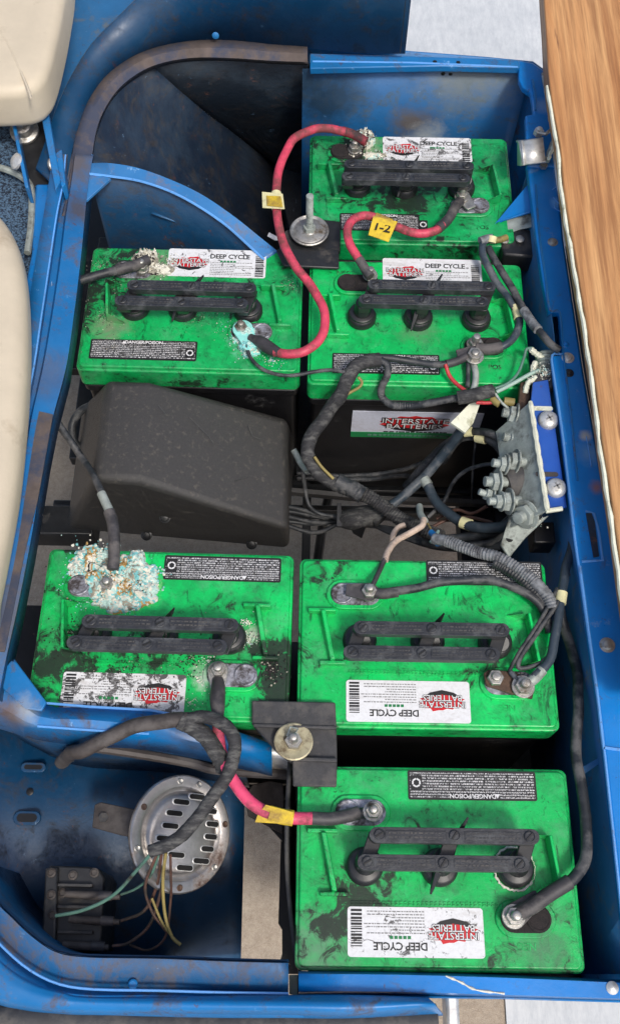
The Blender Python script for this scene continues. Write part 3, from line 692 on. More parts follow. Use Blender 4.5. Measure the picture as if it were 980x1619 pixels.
crust('debris_grit', 'black tarry crumbs on the grimy left lower battery', [(110, 1000, .03, 100, .0016, .001, .001), (430, 1060, .02, 110, .002, .001, .001), (300, 1040, .04, 130, .0015, .001, .001), (200, 1055, .05, 120, .0014, .001, .001)],
      [M['dcrust'], M['gcrust']], [6, 1], 18)

# ------------------------------------------------------------------ ground
m = MB(); m.add([(-30, -30, -.62), (30, -30, -.62), (30, 30, -.62), (-30, 30, -.62)], [(0, 1, 2, 3)])
o = m.build('ground', M['ground'], None, smooth=False); o['kind'] = 'structure'
for x0, x1, y0, y1 in ((-6, 8, 1.32, 20), (.30, 8, -6, -.02), (.62, 8, -.02, 1.32)):
    m = MB(); m.add([(x0, y0, -.616), (x1, y0, -.616), (x1, y1, -.616), (x0, y1, -.616)], [(0, 1, 2, 3)]); o = m.build('pavement', M['pavement'], None, smooth=False); o['kind'] = 'structure'

# ------------------------------------------------------------------ cart body
body = thing('cart_body', 'scuffed blue metal body of the cart surrounding the open battery bay', 'cart body', (0, .5, 0))
ZR = .035
# right rail: inner and outer edge
inner = [(832, 255), (838, 300), (848, 380), (857, 440), (867, 492), (884, 493), (889, 560), (872, 562), (876, 600), (888, 680), (900, 780), (908, 850), (921, 940), (935, 1040), (948, 1130), (955, 1190), (968, 1310), (982, 1440), (992, 1530)]
outer = [(876, 255), (884, 320), (890, 380), (899, 440), (908, 500), (920, 580), (934, 660), (948, 740), (963, 830), (980, 930), (1000, 1050), (1020, 1180), (1050, 1400), (1065, 1560)]
plate('right_rail', inner + [(1000, 1580), (1066, 1580)] + outer[::-1], ZR, .012, M['blue_rail'], body, bevel=.0025, seg=3)
# raised bead along the rail's inner edge, painted in the highlight blue
m = MB(); m.tube(smooth_path(UL([(916, 895, ZR+.001), (930, 1000, ZR+.001), (944, 1100, ZR+.001), (953, 1178, ZR+.001), (957, 1182, ZR+.001), (985, 1186, ZR+.001)], None), 4), .0016, 6); part(m, 'rail_bead', M['edge'], body)
m = MB(); m.tube(UL([(919, 888, ZR), (952, 886, ZR), (946, 842, ZR), (938, 812, ZR), (925, 808, ZR)]), .0014, 6); part(m, 'rail_bead', M['edge'], body)
m = MB(); m.tube(smooth_path(UL([(846, 292, ZR+.001), (852, 370, ZR+.001), (862, 440, ZR+.001), (869, 490, ZR+.001), (884, 494, ZR+.001), (890, 560, ZR+.001), (902, 660, ZR+.001), (912, 760, ZR+.001)]), 4), .0012, 6); part(m, 'rail_bead', M['blue_worn'], body)
# slot in the rail (the opening's shade painted as a thin dark plate)
m = MB(); m.prism([tuple(U(x, y, ZR).xy) for x, y in ((925, 812), (934, 812), (939, 825), (946, 880), (937, 882))], ZR+.0003, ZR+.0012); part(m, 'rail_slot_shade', M['blue_well'], body)
m = MB(); m.tube(smooth_path(UL([(x, y, ZR-.001) for x, y in inner[6:]]), 3), .0015, 6); part(m, 'rail_edge_highlight', M['edge'], body)  # light tube stands in for the highlight on the rail's bevel
m = MB(); m.tube(UL([(494, 97, ZR+.006), (650, 99, ZR+.006), (818, 106, ZR+.006)]), .0012, 6); part(m, 'rim_edge_highlight', M['edge'], body)  # painted highlight line along the far rim
for pts in ([(872, 300), (880, 296), (884, 304)], [(874, 312), (884, 322), (892, 318)], [(880, 316), (876, 328), (888, 336)], [(886, 330), (893, 342), (890, 352)], [(926, 690), (930, 712), (934, 738)]):
    m = MB(); m.tube(smooth_path(UL(pts, ZR+.0002), 4), .0006, 5); part(m, 'scratch_mark', M['edge'], body)
for x, y in ((687, 98), (724, 99), (700, 116), (712, 116)):
    m = MB(); m.lathe([(.0028, 0), (.0028, .0006), (.0012, .0009)], U(x, y, ZR+.006) if y < 110 else U(x, y, .02), (0, 0, 1) if y < 110 else (0, -1, .2), n=12); part(m, 'rim_hole', M['case'], body)
# screws and rivets on the rail
for (x, y, r, mt) in ((873, 383, .0042, 'steel'), (897, 566, .0048, 'zinc'), (899, 590, .0035, 'black'), (959, 1020, .0052, 'steel'), (893, 545, .003, 'blue_rail')):
    m = MB(); c = U(x, y, ZR); m.lathe([(r*1.5, 0), (r*1.5, .0006), (r, .0012), (r*.8, .0028), (r*.3, .0034)], c, n=18); part(m, 'rivet', M[mt], body)
plate('rail_side', [(56, 290), (86, 290), (74, 380), (52, 500), (26, 640), (0, 780), (-40, 960), (-110, 960), (-60, 780), (-10, 640), (30, 500), (50, 400)], .046, .02, M['blue_rail'], body, bevel=.003)
# right inner wall (vertical, below the rail)
def wall(name, pts, z0, z1, mat, parent, off=0.0, n=1):
    P = [U(x, y, z0) for x, y in pts]
    P = [p + Vector((off, 0, 0)) for p in P]
    return grid(name, [P, [Vector((p.x, p.y, (z0+z1)/2)) for p in P], [Vector((p.x, p.y, z1)) for p in P]], mat, parent, th=.0015, n=n)
wall('bay_side_wall', [(835, 255), (848, 380), (867, 500), (888, 680), (908, 850), (935, 1040), (955, 1190), (968, 1310), (982, 1440), (995, 1540)], ZR-.004, -.30, M['blue_wall'], body, .004)
# far rim: top ledge and wall
plate('far_rim', [(490, 84), (650, 88), (770, 92), (820, 95), (822, 107), (700, 104), (490, 108)], ZR+.006, .010, M['blue_worn'], body, bevel=.0015)
ew = U(690, 106, ZR)
wall('bay_end_wall', [(478, 108), (600, 106), (700, 104), (822, 108), (838, 112)], ZR-.004, -.30, paint('end wall paint', srgb(20, 92, 148), .30, srgb(70, 84, 90), .5, seed=44,
     stains_and_shade=[(ew + Vector((.05, 0, -.015)), .10, srgb(96, 108, 112)), (ew + Vector((-.02, 0, -.10)), .05, srgb(88, 80, 72)), (ew + Vector((.0, 0, -.13)), .045, srgb(150, 160, 166)), (ew + Vector((-.14, 0, -.05)), .09, srgb(20, 46, 66)), (ew + Vector((-.18, 0, -.02)), .07, srgb(20, 46, 66))]), body)  # the two navy blobs paint the shade at the wall's left end
# rounded far right corner of the rim
plate('rim_corner', [(819, 95), (842, 99), (858, 110), (867, 130), (872, 170), (876, 215), (880, 262), (833, 262), (830, 182), (843, 180), (841, 160), (838, 145), (826, 137), (820, 125)], ZR+.004, .010, M['blue_rail'], body, bevel=.002)
m = MB(); m.tube(UL([(841, 126, ZR+.006), (845, 150, ZR+.006), (846, 174, ZR+.006)]), .0016, 6); part(m, 'corner_bead', M['blue_worn'], body)
# dark plate behind the far right corner (between wall and rail)
plate('corner_gusset', [(780, 356, .0), (833, 292, .02), (846, 326, .02), (842, 334, .018), (787, 350, .0)], 0, .003, M['blue_rail'], body, bevel=.0006)
plate('corner_web', [(784, 352, -.004), (842, 336, .010), (850, 356, .010), (822, 362, -.0), (786, 374, -.004)], 0, .002, M['galv'], body, bevel=.0006)
# far outer panel (upright blue panel above the far rim) with the dirty seal under it
ZT = ZR+.012
sealo = [(486, 72), (430, 68), (370, 62), (310, 62), (250, 72), (205, 90), (165, 120), (138, 160), (122, 205), (114, 250), (108, 300), (100, 340)]
seali = [(486, 98), (430, 96), (370, 92), (310, 91), (262, 98), (225, 112), (190, 138), (166, 172), (153, 205), (146, 245), (138, 290), (132, 340)]
grid('rubber_seal', [UL(sealo, ZT+.006), [ (U(*a, ZT+.008-max(0, i-7)*.0025)+U(*b, ZT+.008-max(0, i-7)*.0025))/2 for i, (a, b) in enumerate(zip(sealo, seali))], UL(seali, ZT), UL([(x+1, y+5) for x, y in seali], ZT-.012)], M['seal'], body, th=.004)
panelb = [(640, 82), (560, 80), (486, 73), (430, 69), (370, 63), (310, 63), (250, 73), (205, 91), (165, 121), (138, 161), (122, 206), (112, 252), (104, 300)]
HK = [1, 1, 1, 1, .8, .55, .35, .22, .15, .1, .08, .05, .05]
plate('outer_shell', [(40, -80), (420, -80), (300, 20), (190, 60), (120, 150), (90, 240), (60, 240)], .0, .01, M['blue_wall'], body)
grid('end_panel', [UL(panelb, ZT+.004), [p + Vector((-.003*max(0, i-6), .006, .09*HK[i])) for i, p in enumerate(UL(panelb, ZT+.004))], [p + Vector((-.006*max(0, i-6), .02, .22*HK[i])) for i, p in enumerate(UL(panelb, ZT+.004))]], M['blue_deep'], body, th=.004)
m = MB(); m.tube(UL([(632, 82, ZT+.004)]) + [U(632, 82, ZT+.004)+Vector((0, .006, .09)), U(632, 82, ZT+.004)+Vector((0, .02, .22))], .004, 8); part(m, 'panel_edge', M['black'], body)
for (x, y) in ((570, 64), (341, 56)):
    m = MB(); c = U(x, y, ZT+.05); m.lathe([(.0045, 0), (.0045, .0008), (.003, .0016), (.001, .002)], U(x, y, ZT+.02)+Vector((0, .0, .0)), (0, -1, .25), n=18); part(m, 'panel_screw', M['blue_worn'], body)
# left corner, pale curved body behind seat
# left rail
lin = [(146, 245), (138, 290), (133, 340), (125, 420), (115, 500), (103, 580), (82, 660), (70, 720), (58, 790), (44, 870), (26, 960), (8, 1040), (-4, 1100)]
lm = [(118, 245), (112, 290), (104, 340), (94, 420), (82, 500), (68, 580), (50, 660), (40, 720), (30, 790), (18, 870), (0, 960), (-20, 1040), (-34, 1100)]
lo_ = [(104, 245), (100, 290), (90, 340), (78, 420), (66, 500), (54, 580), (38, 660), (28, 720), (18, 790), (4, 870), (-14, 960), (-34, 1040), (-46, 1100)]
ll = [(84, 245), (78, 290), (70, 340), (56, 420), (44, 500), (30, 580), (16, 660), (6, 720), (-4, 790), (-20, 870), (-40, 960), (-60, 1040), (-76, 1100)]
ZL = .05
grid('left_rail', [UL(ll, ZL+.02), UL(lo_, ZL+.018), UL([(x+3, y) for x, y in lo_], ZL), UL(lm, ZL-.002), UL([(x+3, y) for x, y in lm], ZL+.004), UL(lin, ZL), UL([(x+.5, y+2) for x, y in lin], ZL-.014)], M['blue_left'], body, th=.002, angle=25)
for pp, zz in ((lin, ZL), (lo_, ZL+.019)):
    m = MB(); m.tube(smooth_path(UL(pp, zz), 4), .0011, 6); part(m, 'rail_edge_highlight', M['edge'], body)  # pale tubes draw the left rail's edge highlights
wall('left_lip', [(x-4, y) for x, y in lin], ZL-.004, ZL-.04, M['blue_deep'], body)
plate('soot_stain_patch', [(62, 650), (84, 655), (78, 690), (60, 790), (40, 870), (22, 960), (8, 1030), (-8, 1030), (16, 900), (40, 760)], ZL+.0045, .0016, M['seal'], body, bevel=.0)
# wheel well skin at the far left (sloping sheets)
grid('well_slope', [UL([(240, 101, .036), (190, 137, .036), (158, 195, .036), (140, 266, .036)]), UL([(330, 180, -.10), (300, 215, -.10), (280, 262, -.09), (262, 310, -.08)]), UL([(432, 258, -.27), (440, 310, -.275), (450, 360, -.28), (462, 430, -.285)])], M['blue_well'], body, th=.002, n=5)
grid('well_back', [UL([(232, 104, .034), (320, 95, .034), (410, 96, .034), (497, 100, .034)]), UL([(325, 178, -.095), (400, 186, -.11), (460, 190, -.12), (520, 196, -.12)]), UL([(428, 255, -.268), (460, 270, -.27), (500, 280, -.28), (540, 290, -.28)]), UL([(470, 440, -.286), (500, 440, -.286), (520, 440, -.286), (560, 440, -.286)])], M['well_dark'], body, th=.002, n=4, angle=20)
m = MB(); a, b_ = U(172, 222, -.01), U(193, 240, -.02); m.tube([a+Vector((0, 0, .012)), (a+b_)/2+Vector((0, 0, .014)), b_+Vector((0, 0, .012))], .0028, 8); part(m, 'spring_clip', M['black'], body)
m = MB(); m.tube([a+Vector((.0, -.006, .010)), (a+b_)/2+Vector((0, -.006, .012))], .0018, 8); part(m, 'spring_clip', M['galv'], body)
# arch
aro = [(140, 258, .05), (175, 258, .048), (220, 266, .044), (270, 284, .038), (320, 308, .03), (370, 342, .018), (410, 374, .008), (440, 398, .0)]
ari = [(142, 276, .05), (175, 280, .046), (220, 287, .042), (268, 303, .036), (312, 326, .028), (356, 356, .016), (392, 388, .006), (418, 412, .0)]
grid('arch_flange', [UL([(x, y, z-.012) for x, y, z in aro]), UL(aro), UL(ari), UL([(x, y+1, z-.008) for x, y, z in ari])], M['blue_arch'], body, th=.002)
m = MB(); m.tube(smooth_path(UL([(x, y-1, z) for x, y, z in ari]), 5), .0016, 6); part(m, 'arch_edge_highlight', M['edge'], body)  # tube tinted pale as the arch lip's highlight
pa = UL([(x, y-4, z-.002) for x, y, z in ari])
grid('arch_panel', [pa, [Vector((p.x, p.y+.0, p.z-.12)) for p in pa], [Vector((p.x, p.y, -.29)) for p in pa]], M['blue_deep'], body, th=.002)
plate('arch_gusset', [(134, 272), (146, 272), (176, 282), (160, 296), (138, 316), (132, 318)], ZL-.002, .004, M['blue_arch'], body, bevel=.0006)
grid('arch_brace', [UL([(240, 336, -.01), (310, 362, -.03), (360, 392, -.05)]), UL([(256, 336, -.02), (330, 366, -.05), (380, 396, -.07)])], M['blue_wall'], body, th=.002, n=3)
# left lower cross piece
grid('cross_piece', [UL([(-20, 1000, -.02), (20, 1046, .012), (68, 1112, .012), (140, 1118, .012), (240, 1124, .01), (330, 1142, .006), (430, 1176, -.02)]),
                     UL([(-30, 1060, .03), (5, 1085, .026), (60, 1132, .022), (140, 1138, .020), (240, 1148, .016), (330, 1164, .01), (430, 1192, -.02)]),
                     UL([(-30, 1110, .026), (5, 1120, .022), (60, 1148, .018), (140, 1154, .016), (240, 1160, .012), (330, 1178, .006), (430, 1206, -.03)]),
                     UL([(-30, 1146, -.01), (5, 1154, -.01), (60, 1170, -.012), (140, 1180, -.02), (240, 1186, -.03), (330, 1204, -.04), (430, 1228, -.06)])], M['blue'], body, th=.002, n=3)
plate('corner_bracket', [(18, 1044), (26, 1046), (74, 1110), (66, 1124), (40, 1120), (6, 1090), (0, 1066)], .030, .004, M['blue'], body, bevel=.001)
grid('cross_tube', [UL([(330, 1150, -.05), (400, 1160, -.05), (470, 1180, -.05)]), UL([(330, 1166, -.04), (400, 1176, -.038), (470, 1196, -.04)]), UL([(330, 1186, -.045), (400, 1196, -.045), (470, 1214, -.05)]), UL([(330, 1206, -.08), (400, 1214, -.08), (470, 1226, -.08)])], M['zinc'], body, th=.002, n=4, smoothrows=True)
m = MB(); m.tube(smooth_path(UL([(150, 1182, -.03), (220, 1192, -.04), (300, 1206, -.05), (350, 1218, -.05), (470, 1226, -.07)]), 4), .005, 8); part(m, 'cross_bar', M['hose'], body)
for pts, r in (([(22, 1044, .013), (68, 1111, .0125), (140, 1117, .0125), (240, 1123, .0105), (330, 1141, .0065)], .0014), ([(60, 1148, .019), (140, 1154, .017), (236, 1160, .0125)], .0012)):
    m = MB(); m.tube(smooth_path(UL(pts), 3) if r < .0013 else UL(pts), r, 6); part(m, 'folded_edge_highlight', M['edge'], body)  # pale tubes brighten the folds as if catching light
# lower left floor panel
ZF = -.17
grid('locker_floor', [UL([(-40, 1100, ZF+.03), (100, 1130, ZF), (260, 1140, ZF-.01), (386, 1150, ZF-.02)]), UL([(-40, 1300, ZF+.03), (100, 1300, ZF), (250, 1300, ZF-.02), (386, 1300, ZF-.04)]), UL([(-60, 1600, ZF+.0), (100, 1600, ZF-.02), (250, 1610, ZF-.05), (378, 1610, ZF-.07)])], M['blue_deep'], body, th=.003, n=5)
for (x, y, ww, hh) in ((53, 1213, .014, .0055), (43, 1293, .015, .0075)):
    m = MB(); c = U(x, y, ZF+.022)
    m.prism([(c.x+p[0], c.y+p[1]) for p in stadium(-ww+hh, ww-hh, 0, hh)], c.z-.004, c.z); part(m, 'slot_rim', M['blue_deep'], body, bevel=.001)
    m = MB(); m.prism([(c.x+p[0], c.y+p[1]) for p in stadium(-ww+hh+.001, ww-hh-.001, 0, hh-.003)], c.z-.001, c.z+.0004); part(m, 'slot', M['case'], body)
m = MB(); m.lathe([(.004, 0), (.004, .001), (.0025, .0015)], U(48, 1252, ZF+.014), n=14); part(m, 'floor_hole', M['case'], body)
# near rim (dirty inner band, bead and shoulder)
bi = [(-40, 1360), (-10, 1420), (20, 1452), (52, 1482), (90, 1506), (140, 1514), (250, 1516), (350, 1520), (456, 1523)]
bm_ = [(-50, 1400), (-20, 1466), (10, 1502), (50, 1535), (95, 1556), (150, 1564), (250, 1566), (350, 1569), (456, 1571)]
bo = [(-60, 1430), (-30, 1480), (0, 1520), (45, 1552), (95, 1568), (150, 1574), (250, 1574), (350, 1577), (460, 1579)]
bs = [(-80, 1480), (-50, 1540), (-10, 1580), (40, 1594), (95, 1600), (150, 1603), (250, 1606), (350, 1608), (480, 1608)]
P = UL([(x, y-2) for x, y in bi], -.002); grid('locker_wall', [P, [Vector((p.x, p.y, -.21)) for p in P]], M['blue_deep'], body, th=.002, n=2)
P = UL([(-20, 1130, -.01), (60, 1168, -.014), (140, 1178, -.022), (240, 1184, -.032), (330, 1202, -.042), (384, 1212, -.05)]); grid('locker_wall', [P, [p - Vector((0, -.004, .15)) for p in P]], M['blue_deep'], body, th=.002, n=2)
grid('near_rim', [UL([(x, y-2) for x, y in bi], -.004), UL(bi, .012), UL(bm_, .008)], M['blue_dirty'], body, th=.002)
grid('near_shoulder', [UL(bm_, .008), UL(bo, .020), UL([((a_[0]+b_[0])/2, (a_[1]+b_[1])/2) for a_, b_ in zip(bo, bs)], .022), UL(bs, .010), [p - Vector((0, .004, .05)) for p in UL(bs, .010)]], M['blue'], body, th=.002)
m = MB(); m.tube(smooth_path([U(x, y, .019) for x, y in bm_], 3), .0012, 6); part(m, 'rim_edge_highlight', M['edge'], body)  # painted highlight following the near rim's curve
m = MB(); m.lathe([(.004, 0), (.0042, .002), (.003, .003)], U(211, 1556, .010), n=14); part(m, 'rim_plug', M['blue'], body)
# near rim, right half: flange under the bottom battery
grid('near_flange', [UL([(472, 1535, -.004), (620, 1536, -.004), (800, 1541, -.004), (980, 1549, -.004), (1080, 1553, -.004)]), UL([(472, 1540, .012), (620, 1541, .012), (800, 1546, .012), (980, 1554, .012), (1080, 1558, .012)]),
                     UL([(472, 1567, .012), (620, 1568, .012), (800, 1573, .012), (980, 1579, .012), (1080, 1583, .012)]),
                     UL([(472, 1572, -.01), (620, 1572, -.01), (800, 1577, -.01), (980, 1582, -.01), (1080, 1586, -.01)])], M['blue_rail'], body, th=.002, n=2, angle=25)
m = MB(); m.lathe([(.0055, 0), (.0055, .0008), (.0035, .0022), (.001, .003)], U(967, 1562, .012), n=16); part(m, 'rivet', M['zinc'], body)
m = MB(); m.tube(smooth_path(UL([(704, 1543, .0124), (728, 1553, .0124), (752, 1565, .0124), (797, 1571, .0124)]), 6), .0013, 5, rf=lambda t, i: .0006+.0011*((i*5) % 4)/4); part(m, 'paint_chip', M['wcrust'], body)
# near body lobe overlapping below (rounded blue lip ending at x~690)
grid('near_lobe', [UL([(x, y, .0212) for x, y in bo[:5]] + [(160, 1577, .0212), (440, 1573, .024), (560, 1573, .024), (676, 1577, .022)]), UL([((a_[0]+b_[0])/2, (a_[1]+b_[1])/2, .0232) for a_, b_ in zip(bo[:5], bs[:5])] + [(160, 1588, .0232), (440, 1586, .034), (560, 1587, .036), (686, 1586, .028)]), UL([(x, y, .0125) for x, y in bs[:5]] + [(160, 1602, .0125), (440, 1600, .028), (560, 1602, .03), (690, 1594, .02)]), UL([(x, y+5, -.04) for x, y in bs[:5]] + [(160, 1608, -.04), (440, 1612, -.02), (560, 1612, -.02), (700, 1606, -.02)])], M['blue'], body, th=.002, n=5, smoothrows=True)
m = MB(); m.tube(smooth_path(UL([(-80, 1608, -.02), (100, 1613, -.02), (300, 1618, -.02), (500, 1619, -.02), (690, 1614, -.02)]), 5), .014, 14); part(m, 'bumper_tube', M['dusty_black'], body)
m = MB(); m.box(U(712, 1600, -.05), (.012, .05, .03)); part(m, 'shoulder_bracket', M['zinc'], body, bevel=.003)
# outer skirts down the sides (body goes on below the rails)
def skirt(pts, z0, z1, name='outer_skirt'):
    P = UL(pts, z0); return grid(name, [P, [Vector((p.x*1.01, p.y, z1)) for p in P]], M['blue'], body, th=.002, n=1)
skirt(outer, ZR-.006, -.34)
plate('wall_tab', [(914, 1216), (950, 1195), (954, 1203), (920, 1226)], .0, .003, M['blue_wall'], body, bevel=.0006)
P = UL([(478, 70), (640, 80), (770, 90), (842, 97), (860, 110), (872, 140)], ZR); grid('outer_skirt', [P, [p - Vector((0, 0, .40)) for p in P]], M['blue'], body, th=.002, n=1)
P = UL([(472, 1575), (800, 1580), (1070, 1588)], -.01); grid('outer_skirt', [P, [p - Vector((0, 0, .36)) for p in P]], M['blue'], body, th=.002, n=1)

# tray and chassis bars under the batteries
ch = thing('chassis', 'black steel frame bars and battery trays below the bay', 'chassis', (0, .5, -.3))
def cbox(name, x0, x1, y0, y1, z0, z1, mat='black', **k):
    m = MB(); m.box(((x0+x1)/2, (y0+y1)/2, (z0+z1)/2), (x1-x0, y1-y0, z1-z0)); return part(m, name, M[mat], ch, bevel=.002, **k)
cbox('battery_tray', -.30, .30, .618, .66, -.30, -.278); cbox('battery_tray', -.34, .33, .66, 1.06, -.298, -.276)
cbox('battery_tray', -.30, .262, .195, .395, -.298, -.276); cbox('battery_tray', .262, .36, -.02, .60, -.300, -.280)
cbox('battery_tray', .012, .29, -.02, .19, -.298, -.276)
cbox('frame_rail', .215, .34, .40, .62, -.33, -.29, 'case')
cbox('frame_rail', -.36, .3, .596, .606, -.33, -.30)
cbox('frame_rail', -.40, -.27, .50, .54, -.22, -.18)
cbox('frame_rail', -.006, .006, .2, 1.0, -.35, -.29)
m = MB(); m.tube(UL([(522, 770, -.36), (510, 830, -.36), (500, 900, -.36)]), .007, 8); part(m, 'strut', M['black'], ch)
m = MB(); m.tube(UL([(460, 775, -.27), (600, 788, -.27), (720, 792, -.27), (900, 800, -.27)]), .008, 8); part(m, 'strut', M['black'], ch)
cbox('well_floor', -.60, .02, .82, 1.5, -.31, -.29, 'case')
cbox('well_floor', -.52, -.27, .15, .44, -.30, -.28, 'case'); cbox('frame_web', .0005, .004, -.02, .20, -.28, -.04, 'case')
# black splash guard strip along the gap at the bottom
grid('splash_guard', [UL([(455, 1200, -.02), (450, 1300, -.02), (452, 1400, -.03), (466, 1530, -.03)]), UL([(462, 1200, -.26), (462, 1300, -.26), (463, 1400, -.26), (468, 1530, -.26)])], M['dusty_black'], ch, th=.004)
# vertical dark walls round the locker opening so the ground shows only through its slit
plate('locker_edge', [(384, 1150, -.12), (470, 1150, -.12), (470, 1235, -.12), (448, 1236, -.12), (420, 1240, -.12), (392, 1262, -.12), (388, 1290, -.12), (446, 1330, -.12), (440, 1460, -.12), (447, 1470, -.12), (446, 1505, -.12), (438, 1530, -.12), (470, 1560, -.12), (470, 1150, -.12)], -.12, .004, M['blue_deep'], ch, bevel=0) if False else None
plate('frame_web', [(445, 1150), (474, 1150), (474, 1540), (437, 1540), (446, 1508), (446, 1470), (440, 1460), (444, 1330), (444, 1240)], -.29, .01, M['case'], ch, bevel=.0)
plate('frame_web', [(380, 1258), (396, 1268), (446, 1330), (446, 1316), (420, 1296)], -.18, .006, M['case'], ch, bevel=.0)
plate('splash_plate', [(388, 1256), (400, 1240), (425, 1234), (447, 1238), (449, 1262), (446, 1318), (392, 1290)], -.17, .004, M['hose'], ch, bevel=.001)
plate('frame_web', [(340, 1190), (474, 1196), (474, 1240), (340, 1236)], -.20, .01, M['case'], ch, bevel=.0)
plate('cream_block', [(457, 1541), (471, 1541), (471, 1574), (457, 1572)], -.03, .02, M['chalk'], ch, bevel=.001)

# ------------------------------------------------------------------ seats, carpet, hinge channel
def cushion(name, label, pts, z, th, mat, bev):
    P = smooth_path(UL(pts, z-th+bev), 5)[:-1]
    if sum(a_.x*b_.y-b_.x*a_.y for a_, b_ in zip(P, P[1:]+P[:1])) < 0: P.reverse()
    t = thing(name, label, 'seat cushion', (P[0].x, P[0].y, z-th))
    N = []
    for i in range(len(P)):
        d = (P[(i+1) % len(P)]-P[i-1]).normalized(); N.append(Vector((-d.y, d.x, 0)))
    m = MB(); n = len(P); v = []; K = 0
    for (ins, zz) in [(bev*(1-math.sin(q)), -th+bev*(1-math.cos(q))) for q in [R(15*k) for k in range(1, 7)]] + [(bev*(1-math.cos(q)), -bev+bev*math.sin(q)) for q in [R(12*k) for k in range(0, 8)]] + [(bev*1.0+.002, .0004), (bev+.012, .0024)]:
        v += [p + n_*ins - Vector((0, 0, p.z)) + Vector((0, 0, z+zz)) for p, n_ in zip(P, N)]; K += 1
    f = [(k*n+i, k*n+(i+1) % n, (k+1)*n+(i+1) % n, (k+1)*n+i) for k in range(K-1) for i in range(n)]
    for base, zz in (((K-1)*n, z+.003), (0, z-th)):
        q = sum(v[base:base+n], Vector())/n; q.z = zz; v.append(q)
        f += [(base+i, base+(i+1) % n, len(v)-1) for i in range(n)]
    m.add(v, f); part(m, 'cushion', M[mat], t, angle=80)
    return t
t = cushion('upholstered_cushion', 'beige vinyl seat cushion in the upper left corner above the hinge channel', [(120, -60), (119, 0), (113, 45), (104, 95), (92, 145), (80, 172), (58, 188), (20, 193), (-60, 194), (-200, 190), (-300, -30), (-200, -200), (60, -200), (110, -140), (120, -60)], .14, .06, 'vinyl', .014)
z = .1385
m = MB(); m.tube(smooth_path(UL([(-20, 20), (8, 66), (28, 108), (44, 148), (56, 180)], z+.003) if 0 else [U(x, y, z+.003) for x, y in ((-20, 18), (10, 64), (30, 106), (44, 138), (50, 156))], 5), .0016, 6, ); part(m, 'piping', M['vinyl'], t)
cushion('upholstered_cushion', 'long beige seat cushion along the left edge beside the blue rail', [(-30, 322), (-6, 345), (18, 372), (36, 408), (46, 460), (50, 540), (48, 620), (42, 700), (32, 790), (18, 870), (2, 950), (-14, 1010), (-120, 1060), (-260, 900), (-260, 420), (-120, 330), (-30, 322)], .12, .05, 'vinyl', .02)
t = thing('floor_mat', 'speckled blue grey carpet with a grey edging strip beside the left rail', 'carpet', U(20, 300, .0))
m = MB(); m.prism([tuple(U(x, y, .03).xy) for x, y in ((-200, 150), (20, 150), (42, 210), (50, 292), (60, 310), (58, 350), (46, 430), (20, 700), (-200, 700))], .0, .03); part(m, 'carpet', M['carpet'], t, bevel=.003)
m = MB(); m.tube(smooth_path(UL([(-20, 262, .045), (10, 268, .045), (38, 282, .045), (50, 300, .045), (50, 350, .045), (44, 400, .045)]), 6), .0042, 8); part(m, 'edging', M['galv'], t)
t = thing('hinge_channel', 'blue steel channel with bolts below the upper left seat cushion', 'bracket', U(60, 240, .02))
def pl(name, pts, z, th, mat, **k): return plate(name, pts, z, th, M[mat], t, **k)
pl('channel_web', [(20, 180), (78, 180), (98, 292), (44, 296)], .045, .004, 'black')
pl('channel_flange', [(16, 180), (22, 180), (46, 296), (40, 296)], .075, .03, 'blue_worn')
pl('channel_flange', [(64, 175), (76, 172), (96, 285), (88, 300)], .08, .035, 'blue_worn')
pl('channel_flange', [(84, 245), (98, 235), (104, 290), (98, 296)], .075, .03, 'blue_worn')
m = MB(); c = U(40, 208, .05); m.lathe([(.018, 0), (.018, .004), (.012, .006), (.012, .016), (.009, .018)], c, (0, -.3, 1), n=20); hexnut(m, c+Vector((0, -.004, .018)), (0, -.3, 1), .009, .006); part(m, 'bolt', M['steel'], t, bevel=.0006)
for x, y in ((28, 256), (86, 262)):
    m = MB(); m.lathe([(.010, 0), (.010, .003), (.006, .006), (.002, .007)], U(x, y, .07), (-.6 if x < 50 else .8, -.2, .6), n=16); part(m, 'bolt', M['zinc' if x < 50 else 'steel'], t)

# ------------------------------------------------------------------ wood board and trims on the right
t = thing('wood_board', 'raised varnished wooden board with a white worn edge along the right side', 'wood board', U(960, 400, .10))
edge = [(850, -160), (858, -20), (862, 40), (866, 110), (874, 170), (885, 230), (890, 290), (899, 350), (908, 400), (917, 455), (926, 505), (934, 560), (943, 620), (951, 690), (960, 750), (970, 815), (979, 880), (990, 960), (1010, 1100)]
E0 = smooth_path(UL(edge, .095), 3)
m = MB(); m.prism([tuple(p.xy) for p in E0] + [(.9, E0[-1].y), (.9, E0[0].y)], .070, .095); part(m, 'board', M['wood'], t, bevel=.0015)
Ee = [p + Vector((-.0022, 0, -.004 + .0012*math.sin(i*1.7))) for i, p in enumerate(E0) if i > 9]
m = MB(); m.tube(Ee, .0022, 6, rf=lambda t_, i: .0016+.0012*abs(math.sin(i*1.3))); part(m, 'edge_strip', M['chalk'], t)
t = thing('edge_trim', 'grey black rubber trim between the blue rail and the wooden board', 'trim', U(900, 500, .02))
tr0 = [(884, 300), (894, 380), (903, 440), (912, 500), (924, 580), (938, 660), (952, 740), (967, 830), (984, 930), (1004, 1050)]
grid('trim_strip', [UL([(x-3, y) for x, y in tr0], ZR-.004), UL([(x+4, y) for x, y in tr0], ZR+.006), UL([(x+16, y) for x, y in tr0], ZR+.0)], M['dusty_black'], t, th=.003, n=3)
t = thing('edge_strip', 'thin white plastic strip running beside the upper blue rail', 'trim', U(885, 300, .04))
